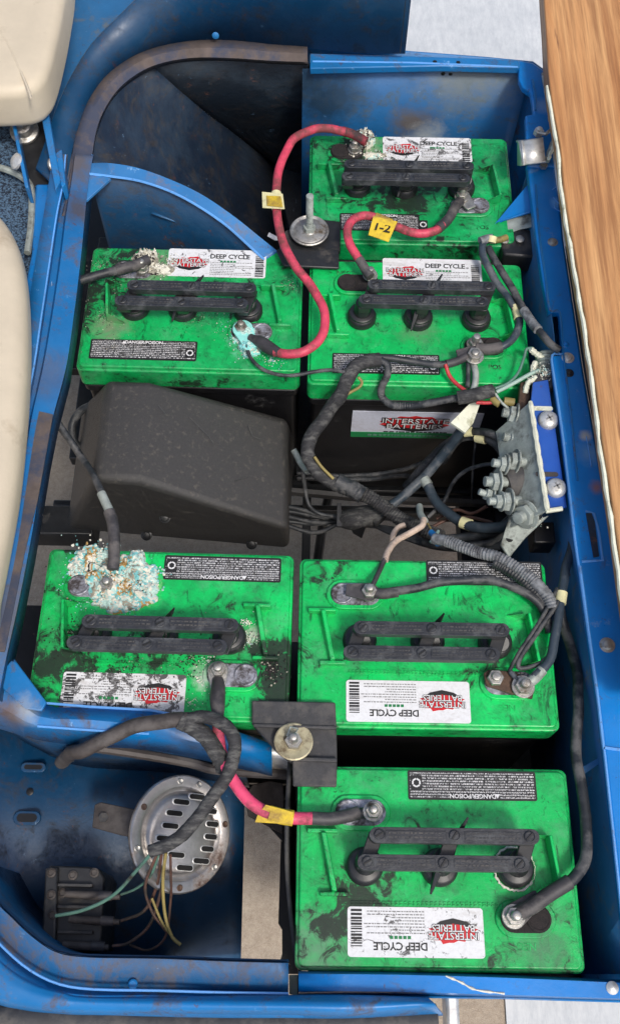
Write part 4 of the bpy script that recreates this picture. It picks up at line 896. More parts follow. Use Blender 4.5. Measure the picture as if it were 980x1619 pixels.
m = MB(); m.tube(smooth_path(UL([(874, 224, .045), (881, 280, .045), (888, 330, .045), (896, 388, .045)]), 4), .0026, 6); part(m, 'strip', M['white'], t)
m = MB(); m.tube(smooth_path(UL([(884, 250, .05), (892, 300, .05), (899, 350, .05), (905, 390, .05)]), 4), .0018, 6); part(m, 'strip', M['galv'], t)
# hinge wire and silver clip
t = thing('latch_clip', 'bent silver metal clip over the rail with a corroded spring wire', 'latch', U(845, 240, .05))
grid('clip_plate', [UL([(815, 222, .036), (858, 217, .052)]), UL([(819, 224, .058), (858, 219, .060)]), UL([(826, 260, .058), (862, 254, .060)]), UL([(821, 263, .036), (862, 258, .052)])], M['zinc'], t, th=.002, n=1, angle=20)
grid('clip_plate', [UL([(817, 221, .030), (817, 262, .030)]), UL([(823, 222, .060), (827, 261, .060)])], M['zinc'], t, th=.002, n=1, angle=20)
for k, (r, pts) in enumerate(((.003, [(862, 112), (866, 135), (872, 160), (878, 190), (876, 215), (868, 240), (863, 256)]), (.0022, [(858, 116), (864, 150), (868, 185), (872, 200), (862, 212), (850, 208)]), (.0022, [(868, 150), (876, 175), (880, 200), (874, 230), (866, 252)]))):
    m = MB(); m.tube([p + Vector((rnd.uniform(-.0008, .0008), 0, rnd.uniform(-.001, .001))) for p in smooth_path(UL(pts, .052+.003*k), 6)], r, 7); part(m, 'spring_wire', M[('galv', 'steel', 'chalk')[k]], t)
m = MB(); hexnut(m, U(850, 212, .045), (0, 0, 1), .0065, .006, stud=.004); part(m, 'nut', M['zinc'], t)
m = MB(); hexnut(m, U(858, 264, .038), (0, 0, 1), .005, .004); part(m, 'nut', M['steel'], t)

# ------------------------------------------------------------------ black cover 
t = thing('controller_cover', 'dusty black moulded cover with a sloping top between the left batteries', 'cover', U(280, 740, -.2))
V_ = [U(168, 601, .0), U(236, 600, .002), U(455, 662, -.075), U(456, 838, -.085), U(222, 762, -.002), U(148, 758, -.004),
      U(130, 640, -.17), U(105, 838, -.19), U(457, 868, -.19), U(466, 690, -.19)]
m = MB(); m.add(V_, [(0, 1, 4, 5), (1, 2, 3, 4), (0, 5, 7, 6), (5, 4, 3, 8, 7), (2, 9, 8, 3), (0, 6, 9, 2, 1), (6, 7, 8, 9)])
part(m, 'cover_shell', M['cover'], t, bevel=.009, seg=5, angle=60)
for pts in ([(300, 660, -.02), (330, 690, -.033), (338, 702, -.036)], [(392, 672, -.052), (400, 690, -.056), (412, 694, -.06)], [(250, 640, -.001), (262, 655, -.006)], [(372, 760, -.052), (398, 752, -.062), (410, 758, -.066)]):
    m = MB(); m.tube(UL([(x, y, z+.002) for x, y, z in pts]), .0005, 5); part(m, 'scuff_mark', M['dusty_black'], t)
for x, y, z in ((261, 818, -.10), (308, 826, -.125), (398, 860, -.17), (232, 846, -.17)):
    m = MB(); m.lathe([(.007, 0), (.007, .001), (.005, .0015), (.004, .003), (.001, .0035)], U(x, y, z), (0, -.55, .8), n=16); part(m, 'cover_screw', M['black'], t)

# ------------------------------------------------------------------ hold-down brackets
t = thing('hold_down_bracket', 'dusty grey black clamp plate with a cream washer between the lower three batteries', 'battery clamp', U(463, 1175, .0), group='battery clamps')
plate('clamp_plate', [(398, 1107), (530, 1110), (532, 1150), (398, 1146)], .010, .004, M['dusty_black'], t, bevel=.0015)
plate('clamp_plate', [(400, 1146), (532, 1150), (533, 1205), (462, 1206), (440, 1190)], .004, .010, M['dusty_black'], t, bevel=.0015)
plate('clamp_plate', [(462, 1200), (533, 1203), (532, 1244), (463, 1243)], .008, .004, M['dusty_black'], t, bevel=.0015)
plate('clamp_ridge', [(400, 1143), (531, 1147), (532, 1153), (400, 1149)], .012, .004, M['dusty_black'], t, bevel=.0012)
plate('clamp_ridge', [(462, 1196), (533, 1198), (533, 1205), (462, 1203)], .011, .004, M['dusty_black'], t, bevel=.0012)
m = MB(); c = U(464, 1173, .012); m.lathe([(.0185, 0), (.0188, .0015), (.0175, .0022), (.012, .001), (.006, .0008)], c, (.05, .12, 1), n=30); part(m, 'washer', M['washer'], t)
m = MB(); hexnut(m, c+Vector((0, 0, .002)), (0, 0, 1), .0085, .006, stud=.016, sr=.0042); part(m, 'bolt', M['steel'], t)
m = MB(); m.tube([c+Vector((.001, .006, .006)), c+Vector((.004, .010, .012)), c+Vector((-.003, .012, .012)), c+Vector((-.006, .004, .008))], .0012, 6); part(m, 'cotter', M['galv'], t)
t = thing('hold_down_bracket', 'black clamp plate with a tall threaded rod between the upper three batteries', 'battery clamp', U(487, 375, .0), group='battery clamps')
plate('clamp_plate', [(436, 394), (536, 394), (536, 424), (448, 420)], .008, .004, M['black'], t, bevel=.0015)
plate('clamp_plate', [(450, 365), (500, 345), (538, 350), (538, 396), (440, 396)], .004, .008, M['black'], t, bevel=.0015)
m = MB(); c = U(489, 366, .012); m.lathe([(.0235, 0), (.0240, .0025), (.0228, .0032), (.0195, .0015), (.018, .0022), (.008, .0030), (.007, .004)], c, (0, 0, 1), n=36); part(m, 'washer', M['steel'], t)
m = MB(); hexnut(m, c+Vector((0, 0, .004)), (0, 0, 1), .0078, .006, stud=.052, sr=.0045); part(m, 'threaded_rod', M['galv'], t)
m = MB(); m.tube(UL([(425, 371, .004), (436, 377, .004), (448, 376, .004)]), .003, 6); part(m, 'white_fragment', M['white'], t)

# ------------------------------------------------------------------ cables
def cable(name, label, cat, segs, group=None, extras=None):
    """segs: (part, [(px,py,z)], radius, material[, ribbed])"""
    c = U(*segs[0][1][0])
    t = thing(name, label, cat, c, group=group)
    for s_ in segs:
        nm, pts, r, mt = s_[:4]; r *= .79
        P = smooth_path(UL(pts), 8)
        P = [p + Vector((noise.noise(p*35), noise.noise(p*35+Vector((9, 0, 0))), noise.noise(p*35+Vector((0, 9, 0)))))*r*.25 for p in P]
        m = MB()
        if len(s_) > 4 and s_[4] == 'rib':
            P2 = []
            for a_, b_ in zip(P, P[1:]):
                k = max(1, int((b_-a_).length/.0013)); P2 += [a_.lerp(b_, q/k) for q in range(k)]
            m.tube(P2, r, 10, rf=lambda tt, i: r*(1.0 if i % 2 else .88))
        elif len(s_) > 4 and s_[4] == 'bulge':
            m.tube(P, r, 12, rf=lambda tt, i: r*(.75+.35*math.sin(math.pi*min(1, tt*1.2))))
        elif len(s_) > 4 and s_[4] == 'wrap':
            m.tube(P, r, 10, rf=lambda tt, i: r*(1+.10*noise.noise(Vector((i*.9, r*900, 0)))))
        else: m.tube(P, r, 12)
        part(m, nm, M[mt], t)
    for f in (extras or []): f(t)
    return t
def lug(px, py, z, ang, ln=.03, wd=.009, mat='lead'):
    def f(t):
        c = U(px, py, z); d = Vector((math.cos(R(ang)), math.sin(R(ang)), 0)); n_ = Vector((-d.y, d.x, 0))
        m = MB(); pts = []
        for i in range(11):
            a = R(90+18*i); pts.append(c + d*wd*math.cos(a) + n_*wd*math.sin(a))
        pts += [c + d*ln - n_*wd*.6, c + d*ln + n_*wd*.6]
        m.prism([(p.x, p.y) for p in pts], z, z+.0026); part(m, 'lug', M[mat], t, bevel=.0006)
    return f
def nutx(px, py, z, r=.0078, stud=.006, ax=(0, 0, 1)):
    def f(t):
        m = MB(); c = U(px, py, z); m.cyl(c, c+Vector(ax).normalized()*.002, r*1.25, n=20); hexnut(m, c+Vector(ax).normalized()*.002, ax, r, .006, stud=stud); part(m, 'nut', M['steel'], t, bevel=.0005)
    return f
def flag(pts, mat, th=.0012, txt=None, z=None):
    def f(t):
        P = UL(pts); n = len(P)
        m = MB(); m.add(P+[p-Vector((0, 0, th)) for p in P], [tuple(range(n)), tuple(range(2*n-1, n-1, -1))]+[(i, (i+1) % n, n+(i+1) % n, n+i) for i in range(n)])
        o = part(m, 'tag', M[mat], t, bevel=.0003)
        if txt:
            c = sum(P, Vector())/n - world_loc(t)
            letter(txt[0], txt[1], M['ink'], o, c.x, c.y, c.z+.0012, R(txt[2]), .0003)
    return f
RR = .0068
cable('red_cable', 'long faded red cable looping down from the top battery to the middle left battery', 'cable', [
    ('sleeve', [(578, 224, .024), (560, 213, .026), (540, 206, .03)], .0075, 'red_dark'),
    ('red_jacket', [(546, 208, .03), (520, 203, .032), (492, 205, .035), (462, 224, .038), (443, 262, .04), (437, 310, .04), (443, 370, .036), (463, 415, .032), (492, 452, .03), (512, 490, .03), (514, 515, .03), (503, 540, .03), (480, 556, .028), (455, 560, .026), (434, 556, .022)], RR, 'red'),
    ('cream_wrap', [(437, 305, .040), (437, 318, .040), (438, 330, .040)], .0080, 'cream'),
    ('sleeve', [(442, 558, .024), (425, 550, .018), (408, 540, .014), (394, 534, .011)], .0090, 'sleeve', 'bulge')],
    extras=[flag([(414, 303, .044), (447, 306, .050), (450, 330, .050), (415, 328, .044)], 'cream'), flag([(421, 309, .0465), (444, 310, .0525), (447, 327, .0525), (422, 325, .0465)], 'yellow', .0006), lug(384, 521, .010, -65, .03, .012, 'tealpaste')])
m_ = None
cable('red_cable', 'short red jumper cable with a yellow 1-2 tag between the upper two right batteries', 'cable', [
    ('sleeve', [(586, 438, .020), (576, 424, .022), (564, 405, .026)], .0072, 'sleeve'),
    ('red_jacket', [(567, 410, .026), (553, 386, .030), (549, 364, .032), (557, 348, .032), (576, 342, .03), (600, 347, .028), (635, 362, .024), (664, 369, .022), (688, 365, .022), (700, 355, .022)], RR*.98, 'red'),
    ('yellow_wrap', [(592, 345, .029), (604, 349, .028), (618, 355, .026)], .0080, 'yellow'),
    ('sleeve', [(692, 362, .022), (706, 348, .020), (718, 330, .016), (728, 318, .012)], .0080, 'sleeve')],
    extras=[flag([(590, 341, .040), (628, 350, .040), (614, 382, .034), (582, 371, .034)], 'yellow', .0012, ('1-2', .017, -14)), lug(730, 312, .010, -60, .022, .010, 'steel'), nutx(729, 312, .013, .0072, .012), nutx(585, 436, .012, .0072, .006)])
cable('red_cable', 'pink red cable with folded yellow tape crossing to the bottom battery', 'cable', [
    ('sleeve', [(345, 1070, .010), (344, 1095, .018), (345, 1120, .024), (345, 1142, .026)], .0088, 'sleeve', 'bulge'),
    ('red_jacket', [(344, 1135, .026), (346, 1165, .024), (352, 1195, .022), (366, 1230, .02), (390, 1262, .02), (420, 1284, .02), (450, 1292, .018), (480, 1293, .016), (498, 1293, .016)], .0074, 'pink'),
    ('yellow_wrap', [(426, 1286, .020), (445, 1291, .018), (464, 1293, .017)], .0092, 'yellow'),
    ('sleeve', [(494, 1293, .016), (520, 1294, .015), (548, 1290, .013), (566, 1286, .011)], .0078, 'sleeve'),
    ('lug_barrel', [(560, 1287, .012), (590, 1284, .010)], .0085, 'cable', 'bulge')],
    extras=[flag([(420, 1272, .030), (464, 1284, .028), (461, 1303, .026), (403, 1300, .018), (407, 1289, .020)], 'yellow', .0015), lug(345, 1062, .010, -88, .02, .0105, 'steel'), nutx(346, 1061, .012, .0075, .008), nutx(589, 1283, .014, .0075, .007)])
cable('black_cable', 'black cable coming over the left rail into the turquoise crust', 'cable', [
    ('jacket', [(84, 655, .02), (100, 680, .0), (125, 718, -.02), (148, 752, -.004), (163, 785, .010), (170, 800, .012)], .0052, 'cable'),
    ('crimp', [(160, 780, .010), (170, 800, .012), (175, 815, .014)], .0062, 'galv'),
    ('sleeve', [(172, 808, .014), (180, 838, .016), (182, 865, .018), (178, 900, .016)], .0080, 'sleeve')])
cable('black_cable', 'dirty black cable reaching over the left rail to the grey crusted terminal', 'cable', [
    ('jacket', [(100, 466, .02), (118, 446, .022), (150, 436, .022), (185, 428, .020), (205, 422, .018)], .0068, 'cable'),
    ('sleeve', [(185, 428, .020), (212, 420, .018), (235, 410, .014)], .0085, 'sleeve')])
cable('thin_wire', 'thin black wire trailing from the turquoise pasted terminal to the wrapped harness', 'wire', [
    ('jacket', [(388, 545, .012), (398, 568, .008), (420, 586, .010), (455, 594, .014), (495, 588, .018), (525, 585, .020), (552, 590, .022)], .0028, 'cable')])
cable('wire_harness', 'thick taped black harness curving down from the upper right batteries across the gap', 'harness', [
    ('tape_wrap', [(600, 570, .020), (578, 572, .022), (560, 580, .022), (548, 600, .015), (538, 625, .0), (515, 655, -.02), (492, 690, -.04), (486, 718, -.05), (500, 745, -.06), (525, 762, -.07), (548, 770, -.075)], .0105, 'tape', 'wrap'),
    ('convoluted_loom', [(540, 768, -.072), (575, 780, -.08), (605, 800, -.085), (635, 822, -.09), (668, 836, -.09), (700, 850, -.08)], .0115, 'tape', 'rib'),
    ('yellow_wire', [(497, 722, -.042), (508, 738, -.050), (527, 757, -.058)], .0022, 'wire_yellow'),
    ('tape_end', [(532, 760, -.07), (560, 772, -.073), (575, 782, -.076)], .0130, 'cable', 'wrap')])
cable('convoluted_tube', 'black ribbed tube making an S bend over the front label', 'tube', [
    ('tube', [(596, 568, .022), (610, 576, .020), (612, 592, .015), (604, 612, .0), (604, 628, -.01), (620, 640, -.012), (650, 642, -.01), (685, 636, .0), (720, 630, .005), (745, 624, .01)], .0060, 'cable', 'rib'),
    ('tape_wrap', [(722, 630, .008), (745, 624, .012), (770, 618, .014), (778, 617, .014)], .0100, 'tape', 'wrap')])
cable('black_cable', 'black cable lying over the black warning label towards the middle right stud', 'cable', [
    ('jacket', [(580, 570, .022), (610, 566, .018), (650, 571, .014), (690, 577, .014), (718, 573, .016)], .0052, 'cable'),
    ('sleeve', [(705, 576, .016), (722, 571, .016), (745, 560, .015)], .0062, 'sleeve')], extras=[lug(748, 558, .016, 190, .02, .009, 'sleeve')])
cable('black_cable', 'black cable with cream tape curving from the fuse end to the middle right terminal', 'cable', [
    ('jacket', [(764, 380, .024), (762, 396, .022), (768, 415, .02), (782, 442, .018), (800, 468, .018), (814, 490, .018), (820, 510, .018), (814, 530, .018), (802, 543, .017), (788, 550, .016)], .0058, 'blue_cable'),
    ('lug_barrel', [(792, 549, .016), (770, 552, .015), (750, 550, .014)], .0085, 'sleeve'),
    ('cream_tape', [(813, 484, .018), (817, 496, .018), (818, 504, .018)], .0068, 'cream')],
    extras=[nutx(750, 545, .010, .0080, .010), nutx(749, 564, .016, .0088, .003)])
cable('black_cable', 'dusty black cable running down from the fuse end and up over the right rail', 'cable', [
    ('jacket', [(772, 392, .02), (782, 412, .02), (800, 440, .022), (816, 470, .024), (830, 496, .028), (852, 524, .036), (870, 545, .042), (884, 554, .04)], .0056, 'cable'),
    ('crimp', [(826, 490, .030), (842, 512, .034), (850, 522, .038)], .0070, 'loom')])
cable('fuse_holder', 'black fuse holder with brass ends tucked under the right rail', 'fuse', [
    ('crimp', [(758, 382, .026), (770, 378, .026), (778, 377, .026)], .0068, 'loom'), ('nylon_nut', [(776, 384, .024), (778, 374, .028)], .0075, 'cream'), ('brass_end', [(780, 380, .024), (792, 379, .022), (800, 376, .02)], .0050, 'wire_yellow')])
t = thing('relay_box', 'black relay box under the right rail below the blue gusset', 'relay', U(825, 385, .0))
plate('relay_body', [(788, 372), (826, 360), (852, 366), (856, 402), (838, 406), (796, 402)], -.002, .03, M['black'], t, bevel=.003)
for x, y in ((821, 379), (797, 381)):
    m = MB(); m.lathe([(.0055, 0), (.0055, .002), (.003, .003)], U(x, y, .0), n=12); part(m, 'screw', M['steel'], t)
cable('black_cable', 'black cable arching over the clean battery from its upper left stud', 'cable', [
    ('sleeve', [(585, 936, .014), (605, 938, .016), (630, 936, .018)], .0072, 'sleeve'),
    ('jacket', [(600, 938, .016), (640, 933, .020), (690, 922, .024), (735, 917, .026), (775, 918, .026), (815, 930, .022), (848, 950, .016), (862, 975, .010), (868, 1000, .008)], .0058, 'cable')],
    extras=[nutx(583, 937, .012, .0082, .009), lug(583, 937, .012, 175, .024, .010, 'sleeve')])
cable('convoluted_tube', 'pale dusty ribbed loom sweeping over the upper right corner of the clean battery', 'tube', [
    ('loom', [(686, 853, -.02), (710, 858, -.01), (745, 869, .0), (785, 882, .012), (820, 900, .018), (848, 922, .02), (866, 944, .02), (872, 965, .018)], .0085, 'loom', 'rib'),
    ('loom_core', [(780, 890, .010), (820, 912, .014), (848, 940, .014), (864, 962, .012)], .0078, 'cable', 'rib')])
cable('long_cable', 'long black cable with cream tape running along the right wall to the brown plate', 'cable', [
    ('jacket', [(908, 838, -.005), (902, 870, .0), (893, 905, .010), (886, 940, .018), (881, 975, .018), (876, 1010, .018), (868, 1040, .018), (852, 1062, .018), (840, 1075, .016)], .0062, 'blue_cable'),
    ('cream_tape', [(887, 936, .018), (884, 955, .018)], .0076, 'cream'),
    ('sleeve', [(856, 1058, .018), (842, 1074, .016), (828, 1084, .014)], .0070, 'galv')], extras=[nutx(826, 1086, .014, .0092, .009)])
cable('long_cable', 'long dusty black cable dropping along the right wall to the bottom battery', 'cable', [
    ('jacket', [(884, 960, .0), (890, 990, -.01), (902, 1025, -.015), (912, 1065, -.01), (914, 1110, .0), (911, 1160, .0), (911, 1200, .004), (918, 1245, .008), (925, 1290, .012), (928, 1330, .015), (924, 1362, .018), (908, 1386, .02), (888, 1400, .022)], .0068, 'cable'),
    ('sleeve', [(900, 1392, .021), (880, 1405, .022), (855, 1420, .022), (832, 1436, .020), (815, 1446, .016)], .0086, 'sleeve')],
    extras=[nutx(811, 1449, .014, .0085, .009), lug(811, 1449, .012, 35, .03, .011, 'sleeve')])
cable('thin_wire', 'thin black wire from the cream taped cable down to the brown plate', 'wire', [
    ('jacket', [(880, 930, .02), (868, 955, .02), (848, 990, .018), (824, 1025, .016), (809, 1052, .014), (806, 1064, .014), (822, 1080, .014)], .0026, 'cable'),
    ('blue_crimp', [(806, 1062, .014), (818, 1076, .014)], .0036, 'blue_cable')])
cable('thin_wire', 'second thin black wire looping beside the brown plate', 'wire', [
    ('jacket', [(882, 950, .022), (866, 975, .02), (842, 1010, .018), (822, 1040, .016), (820, 1056, .014), (845, 1052, .014), (866, 1038, .016)], .0030, 'cable')])
# copper plate of the clean battery
t = thing('terminal_plate', 'dark brown oxidised plate bolted to the lower right terminal of the clean battery', 'plate', U(805, 1080, .008))
plate('plate', [(764, 1064), (772, 1058), (812, 1062), (846, 1078), (841, 1105), (822, 1101), (768, 1084)], .012, .003, M['rust'], t, bevel=.0008)
m = MB(); hexnut(m, U(782, 1073, .012), (0, 0, 1), .0085, .006, stud=.004); part(m, 'nut', M['steel'], t, bevel=.0006)
# solenoid leads and gap wires
cable('thick_cable', 'slate blue thick cable rising out of the gap to the cream paper tag', 'cable', [
    ('jacket', [(608, 806, -.12), (640, 782, -.11), (672, 752, -.10), (700, 718, -.08), (722, 690, -.05), (735, 668, -.03)], .0075, 'blue_cable')],
    extras=[flag([(712, 668, -.02), (742, 638, -.01), (760, 634, -.01), (748, 668, -.02), (735, 684, -.02)], 'chalk', .004)])
cable('thick_cable', 'slate blue cable with cream tape sagging below the solenoid', 'cable', [
    ('jacket', [(672, 762, -.10), (686, 788, -.10), (708, 812, -.09), (735, 828, -.08), (765, 834, -.06), (795, 832, -.04), (812, 822, -.025), (818, 808, -.02)], .0078, 'blue_cable'),
    ('cream_tape', [(729, 825, -.081), (744, 830, -.077)], .0090, 'cream'), ('frayed_end', [(669, 757, -.10), (675, 767, -.10)], .0086, 'galv')])
for k, (lb, pts, tp) in enumerate((('upper black cable with cream tape arching into the solenoid', [(700, 730, -.12), (720, 700, -.08), (745, 683, -.05), (772, 684, -.03), (792, 694, -.022), (806, 712, -.018)], [(734, 684, -.05), (746, 682, -.045)]),
                           ('lower black cable with white tape arching into the solenoid', [(640, 770, -.14), (690, 716, -.10), (728, 692, -.07), (762, 690, -.05), (788, 706, -.035), (804, 738, -.022), (808, 752, -.02)], [(754, 690, -.052), (768, 693, -.046)]))):
    cable('black_cable', lb, 'cable', [('jacket', pts, .0072 if k else .006, 'cable'), ('cream_tape', tp, .0085 if k else .0072, 'cream')])
cable('thin_wire', 'thin black wire arching left from the solenoid and down into the gap', 'wire', [('jacket', [(785, 733, -.03), (760, 736, -.04), (735, 745, -.06), (715, 765, -.08), (700, 795, -.10), (676, 818, -.11)], .0030, 'cable')])
cable('thin_wire', 'thin dark wire hanging straight down in front of the white label battery', 'wire', [('jacket', [(752, 690, -.06), (748, 730, -.10), (745, 790, -.16)], .0018, 'cable')])
for k, (y0, dy, dz) in enumerate(((800, 6, 0), (808, 2, -.01), (816, 4, -.012), (824, -2, -.02), (830, 6, -.02))):
    cable('loose_wire', ('uppermost black wire', 'second black wire from the top', 'middle black wire', 'fourth black wire from the top', 'lowest black wire')[k] + ' of the bunch crossing the gap beside the black cover', 'wire',
          [('jacket', [(452, y0, -.15+dz), (500, y0+6+dy, -.15+dz), (560, 828-k*2, -.15), (620, 836+k*2, -.14), (700, 852+k*4, -.13), (790, 850+k*4, -.10)], .0036, 'cable')], 'black wires crossing the gap')
cable('loose_wire', 'black wire looping from the grey end beside the cover round to the taped knot', 'wire', [
    ('jacket', [(466, 714, -.08), (478, 740, -.09), (482, 772, -.12), (488, 798, -.13), (506, 812, -.14), (540, 818, -.14)], .0032, 'cable'), ('bare_end', [(464, 711, -.08), (474, 730, -.085), (486, 745, -.08)], .0048, 'galv')])
m = MB()
cable('tape_knot', 'black tape knot holding the wire bunch in the gap', 'tape', [('tape_wrap', [(535, 822, -.135), (560, 820, -.125), (590, 818, -.12), (600, 826, -.12)], .016, 'tape', 'bulge')], extras=[flag([(552, 828, -.12), (578, 834, -.12), (572, 850, -.14), (558, 842, -.14)], 'black', .003), flag([(533, 795, -.12), (539, 795, -.12), (541, 832, -.125), (532, 832, -.125)], 'black', .004)])
cable('pale_wire', 'dirty white wire climbing from the clean battery stud into the gap', 'wire', [
    ('jacket', [(608, 888, -.0), (612, 872, -.01), (626, 855, -.03), (648, 842, -.04), (666, 832, -.045), (670, 822, -.05)], .0046, 'wire_white'),
    ('sleeve', [(586, 932, .018), (594, 915, .014), (602, 898, .005), (608, 885, -.0)], .0034, 'sleeve'),
    ('grey_tail', [(672, 825, -.05), (664, 812, -.06), (662, 800, -.07)], .005, 'galv')])
cable('pale_wire', 'short pinkish wire stub beside the ribbed harness', 'wire', [('jacket', [(620, 856, -.07), (622, 844, -.07), (630, 834, -.07), (640, 830, -.07)], .0042, 'wire_white')])
cable('blue_tie', 'light blue cable tie knotted round the wires', 'cable tie', [('tie', [(680, 842, -.04), (688, 850, -.035), (692, 860, -.03)], .0046, 'blue'), ('tie', [(692, 840, -.04), (686, 850, -.03), (680, 858, -.03)], .0024, 'wire_pale'), ('tie_tail', [(676, 828, -.05), (684, 842, -.04)], .0014, 'wire_yellow')])
for k, (lb, pts) in enumerate((('thin brown wire sagging below the slate cable', [(690, 820, -.12), (720, 806, -.11), (745, 812, -.10), (770, 800, -.08)]), ('thin pink brown wire left of the solenoid bracket', [(672, 840, -.11), (705, 822, -.11), (740, 818, -.10), (778, 826, -.08)]))):
    cable('thin_wire', lb, 'wire', [('jacket', pts, .0026, ('wire_brown', 'wire_white')[k] if k == 0 else 'wire_brown')])
for k, (lb, pts) in enumerate((('upper black cable leading from the solenoid base into the gap', [(812, 812, -.04), (780, 842, -.07), (740, 848, -.09), (700, 852, -.10), (660, 842, -.12)]), ('lower black cable leading from the solenoid base into the gap', [(806, 820, -.05), (782, 852, -.08), (750, 862, -.09), (710, 864, -.10), (670, 858, -.12)]))):
    cable('black_cable', lb, 'cable', [('jacket', pts, .0065, 'cable')])
for k, (lb, pts) in enumerate((('far black wire crossing low in the shade below the front label', [(470, 748, -.2), (560, 752, -.2), (640, 742, -.18), (700, 712, -.14), (730, 690, -.10)]), ('near black wire crossing low in the shade below the front label', [(470, 756, -.2), (580, 758, -.2), (640, 752, -.17), (668, 764, -.12)]))):
    cable('loose_wire', lb, 'wire', [('jacket', pts, .0040, 'cable')])
# red thin wire and pale wires by the connector
cable('thin_wire', 'thin red wire curving down from the middle right stud', 'wire', [('jacket', [(704, 576, .018), (710, 594, .012), (722, 608, .010), (738, 620, .012)], .0030, 'wire_red')])
cable('thin_wire', 'red wire with a yellow butt connector near the tape wrap', 'wire', [('jacket', [(752, 636, .004), (770, 637, .004), (784, 636, .004)], .0028, 'wire_red'), ('butt_connector', [(778, 630, .006), (784, 636, .006), (790, 640, .006)], .0062, 'wire_yellow'), ('butt_connector', [(796, 635, .004), (812, 637, .004)], .0062, 'wire_yellow')])
cable('thin_wire', 'small yellow and red wire loop beside the taped harness', 'wire', [('jacket', [(566, 596, .018), (572, 604, .014), (568, 612, .01), (556, 619, .006), (547, 624, .004)], .0022, 'wire_yellow')])
cable('grey_cable', 'grey cable dropping from the middle right stud', 'cable', [('jacket', [(748, 572, .012), (752, 590, .010), (750, 608, .008), (744, 622, .006)], .0050, 'galv'), ('jacket', [(740, 572, .012), (740, 592, .008), (738, 612, .006)], .0036, 'cable')])
cable('pale_wire', 'pale green wire rising from the connector over the battery corner', 'wire', [('jacket', [(784, 620, .012), (800, 612, .014), (822, 600, .016), (845, 588, .02), (862, 585, .02)], .0030, 'wire_pale')])
cable('pale_wire', 'thin green wire looping up to the corroded connector', 'wire', [('jacket', [(782, 614, .012), (802, 606, .014), (818, 590, .016), (828, 565, .02), (832, 552, .024), (842, 550, .024)], .0022, 'wire_green')])
cable('pale_wire', 'frayed greyish wire crossing beside the connector', 'wire', [('jacket', [(782, 622, .014), (792, 636, .010), (806, 648, .004), (820, 656, .0)], .0020, 'galv')])
# corroded ribbed connector
t = thing('corroded_connector', 'grey ribbed corroded connector under the rail above the blue tab plate', 'connector', U(858, 590, .0))
m = MB(); A, B_ = U(866, 560, .012), U(860, 615, .004); ax = (B_-A).normalized()
m.tube([A.lerp(B_, i/20) for i in range(21)], .014, 16, rf=lambda tt, i: .0145 if i % 2 else .0118); part(m, 'ribbed_body', M['galv'], t)
plate('connector_block', [(845, 590), (872, 588), (876, 612), (848, 612)], .022, .02, M['sleeve'], t, bevel=.002)
plate('rusty_clip', [(822, 604), (836, 600), (838, 628), (826, 650), (818, 648)], .012, .010, M['rust'], t, bevel=.001)
for pts in ([(838, 552, .026), (848, 560, .02), (858, 566, .018)], [(846, 572, .02), (842, 586, .018), (852, 590, .018)], [(830, 622, .012), (834, 606, .016), (848, 596, .02)]):
    m = MB(); m.tube(smooth_path(UL(pts), 6), .0036, 7, rf=lambda tt, i: .0028+.0014*((i*3) % 5)/5); part(m, 'corroded_terminal', M['chalk'], t)

# ------------------------------------------------------------------ solenoid
t = thing('solenoid', 'corroded grey solenoid with bolted studs on a chalky edged bracket under the right rail', 'solenoid', U(830, 740, .0))
plate('tab_plate', [(842, 604), (866, 600), (896, 802), (862, 806), (838, 640)], .024, .003, paint('tab blue', srgb(34, 82, 168), .12, seed=23), t, bevel=.0008)
for x, y, rz in ((858, 646, -3), (866, 750, -3)):
    m = MB(); c = U(x, y, .0245); m.prism([(c.x+p[0], c.y+p[1]) for p in stadium(-.011, .008, 0, .0028)], c.z, c.z+.0006); part(m, 'slot', M['chalk' if y < 700 else 'hose'], t)
for x, y in ((866, 665), (878, 772)):
    m = MB(); c = U(x, y, .0255); m.lathe([(.0112, 0), (.0112, .002), (.0088, .005), (.0040, .0065)], c, (-.05, -.1, 1), n=24); s_ = part(m, 'screw', M['zinc'], t)
    m = MB(); m.box(c+Vector((0, 0, .0066)), (.008, .0016, .0012), .5); m.box(c+Vector((0, 0, .0066)), (.0016, .008, .0012), .5); part(m, 'screw_cross', M['steel'], s_)
A, B_ = U(836, 636, .028), U(863, 808, .028)
dz = Vector((0, 0, -1))
lf = Vector((-.030, 0, -.045)); m = MB(); m.add([A, B_, B_+lf, A+lf+Vector((0, -.012, 0)), A+Vector((.003, 0, 0)), B_+Vector((.003, 0, 0)), B_+lf+Vector((.003, 0, 0)), A+lf+Vector((.003, -.012, 0))], [(0,1,2,3),(4,5,6,7),(0,1,5,4),(1,2,6,5),(2,3,7,6),(3,0,4,7)]); part(m, 'bracket_plate', M['galv'], t, bevel=.0006)
m = MB(); m.tube([A.lerp(B_, i/24)+Vector((.001, 0, .0012)) for i in range(25)], .0028, 7, rf=lambda tt, i: .0024+.0009*abs(math.sin(i*2.1))); m.tube(UL([(862, 808, .027), (876, 806, .027), (888, 804, .027)]), .0026, 7); part(m, 'corroded_edge', M['chalk'], t)
S0, S1 = U(850, 752, -.018), U(792, 768, -.010)
m = MB(); m.lathe([(.022, 0), (.029, .004), (.029, .012), (.0235, .014), (.0235, (S1-S0).length*.9), (.021, (S1-S0).length), (.008, (S1-S0).length+.002)], S0, (S1-S0), n=28); part(m, 'coil_body', M['dusty_black'], t)
plate('base_plate', [(826, 648), (846, 642), (862, 806), (838, 808)], -.006, .035, M['galv'], t, bevel=.002)
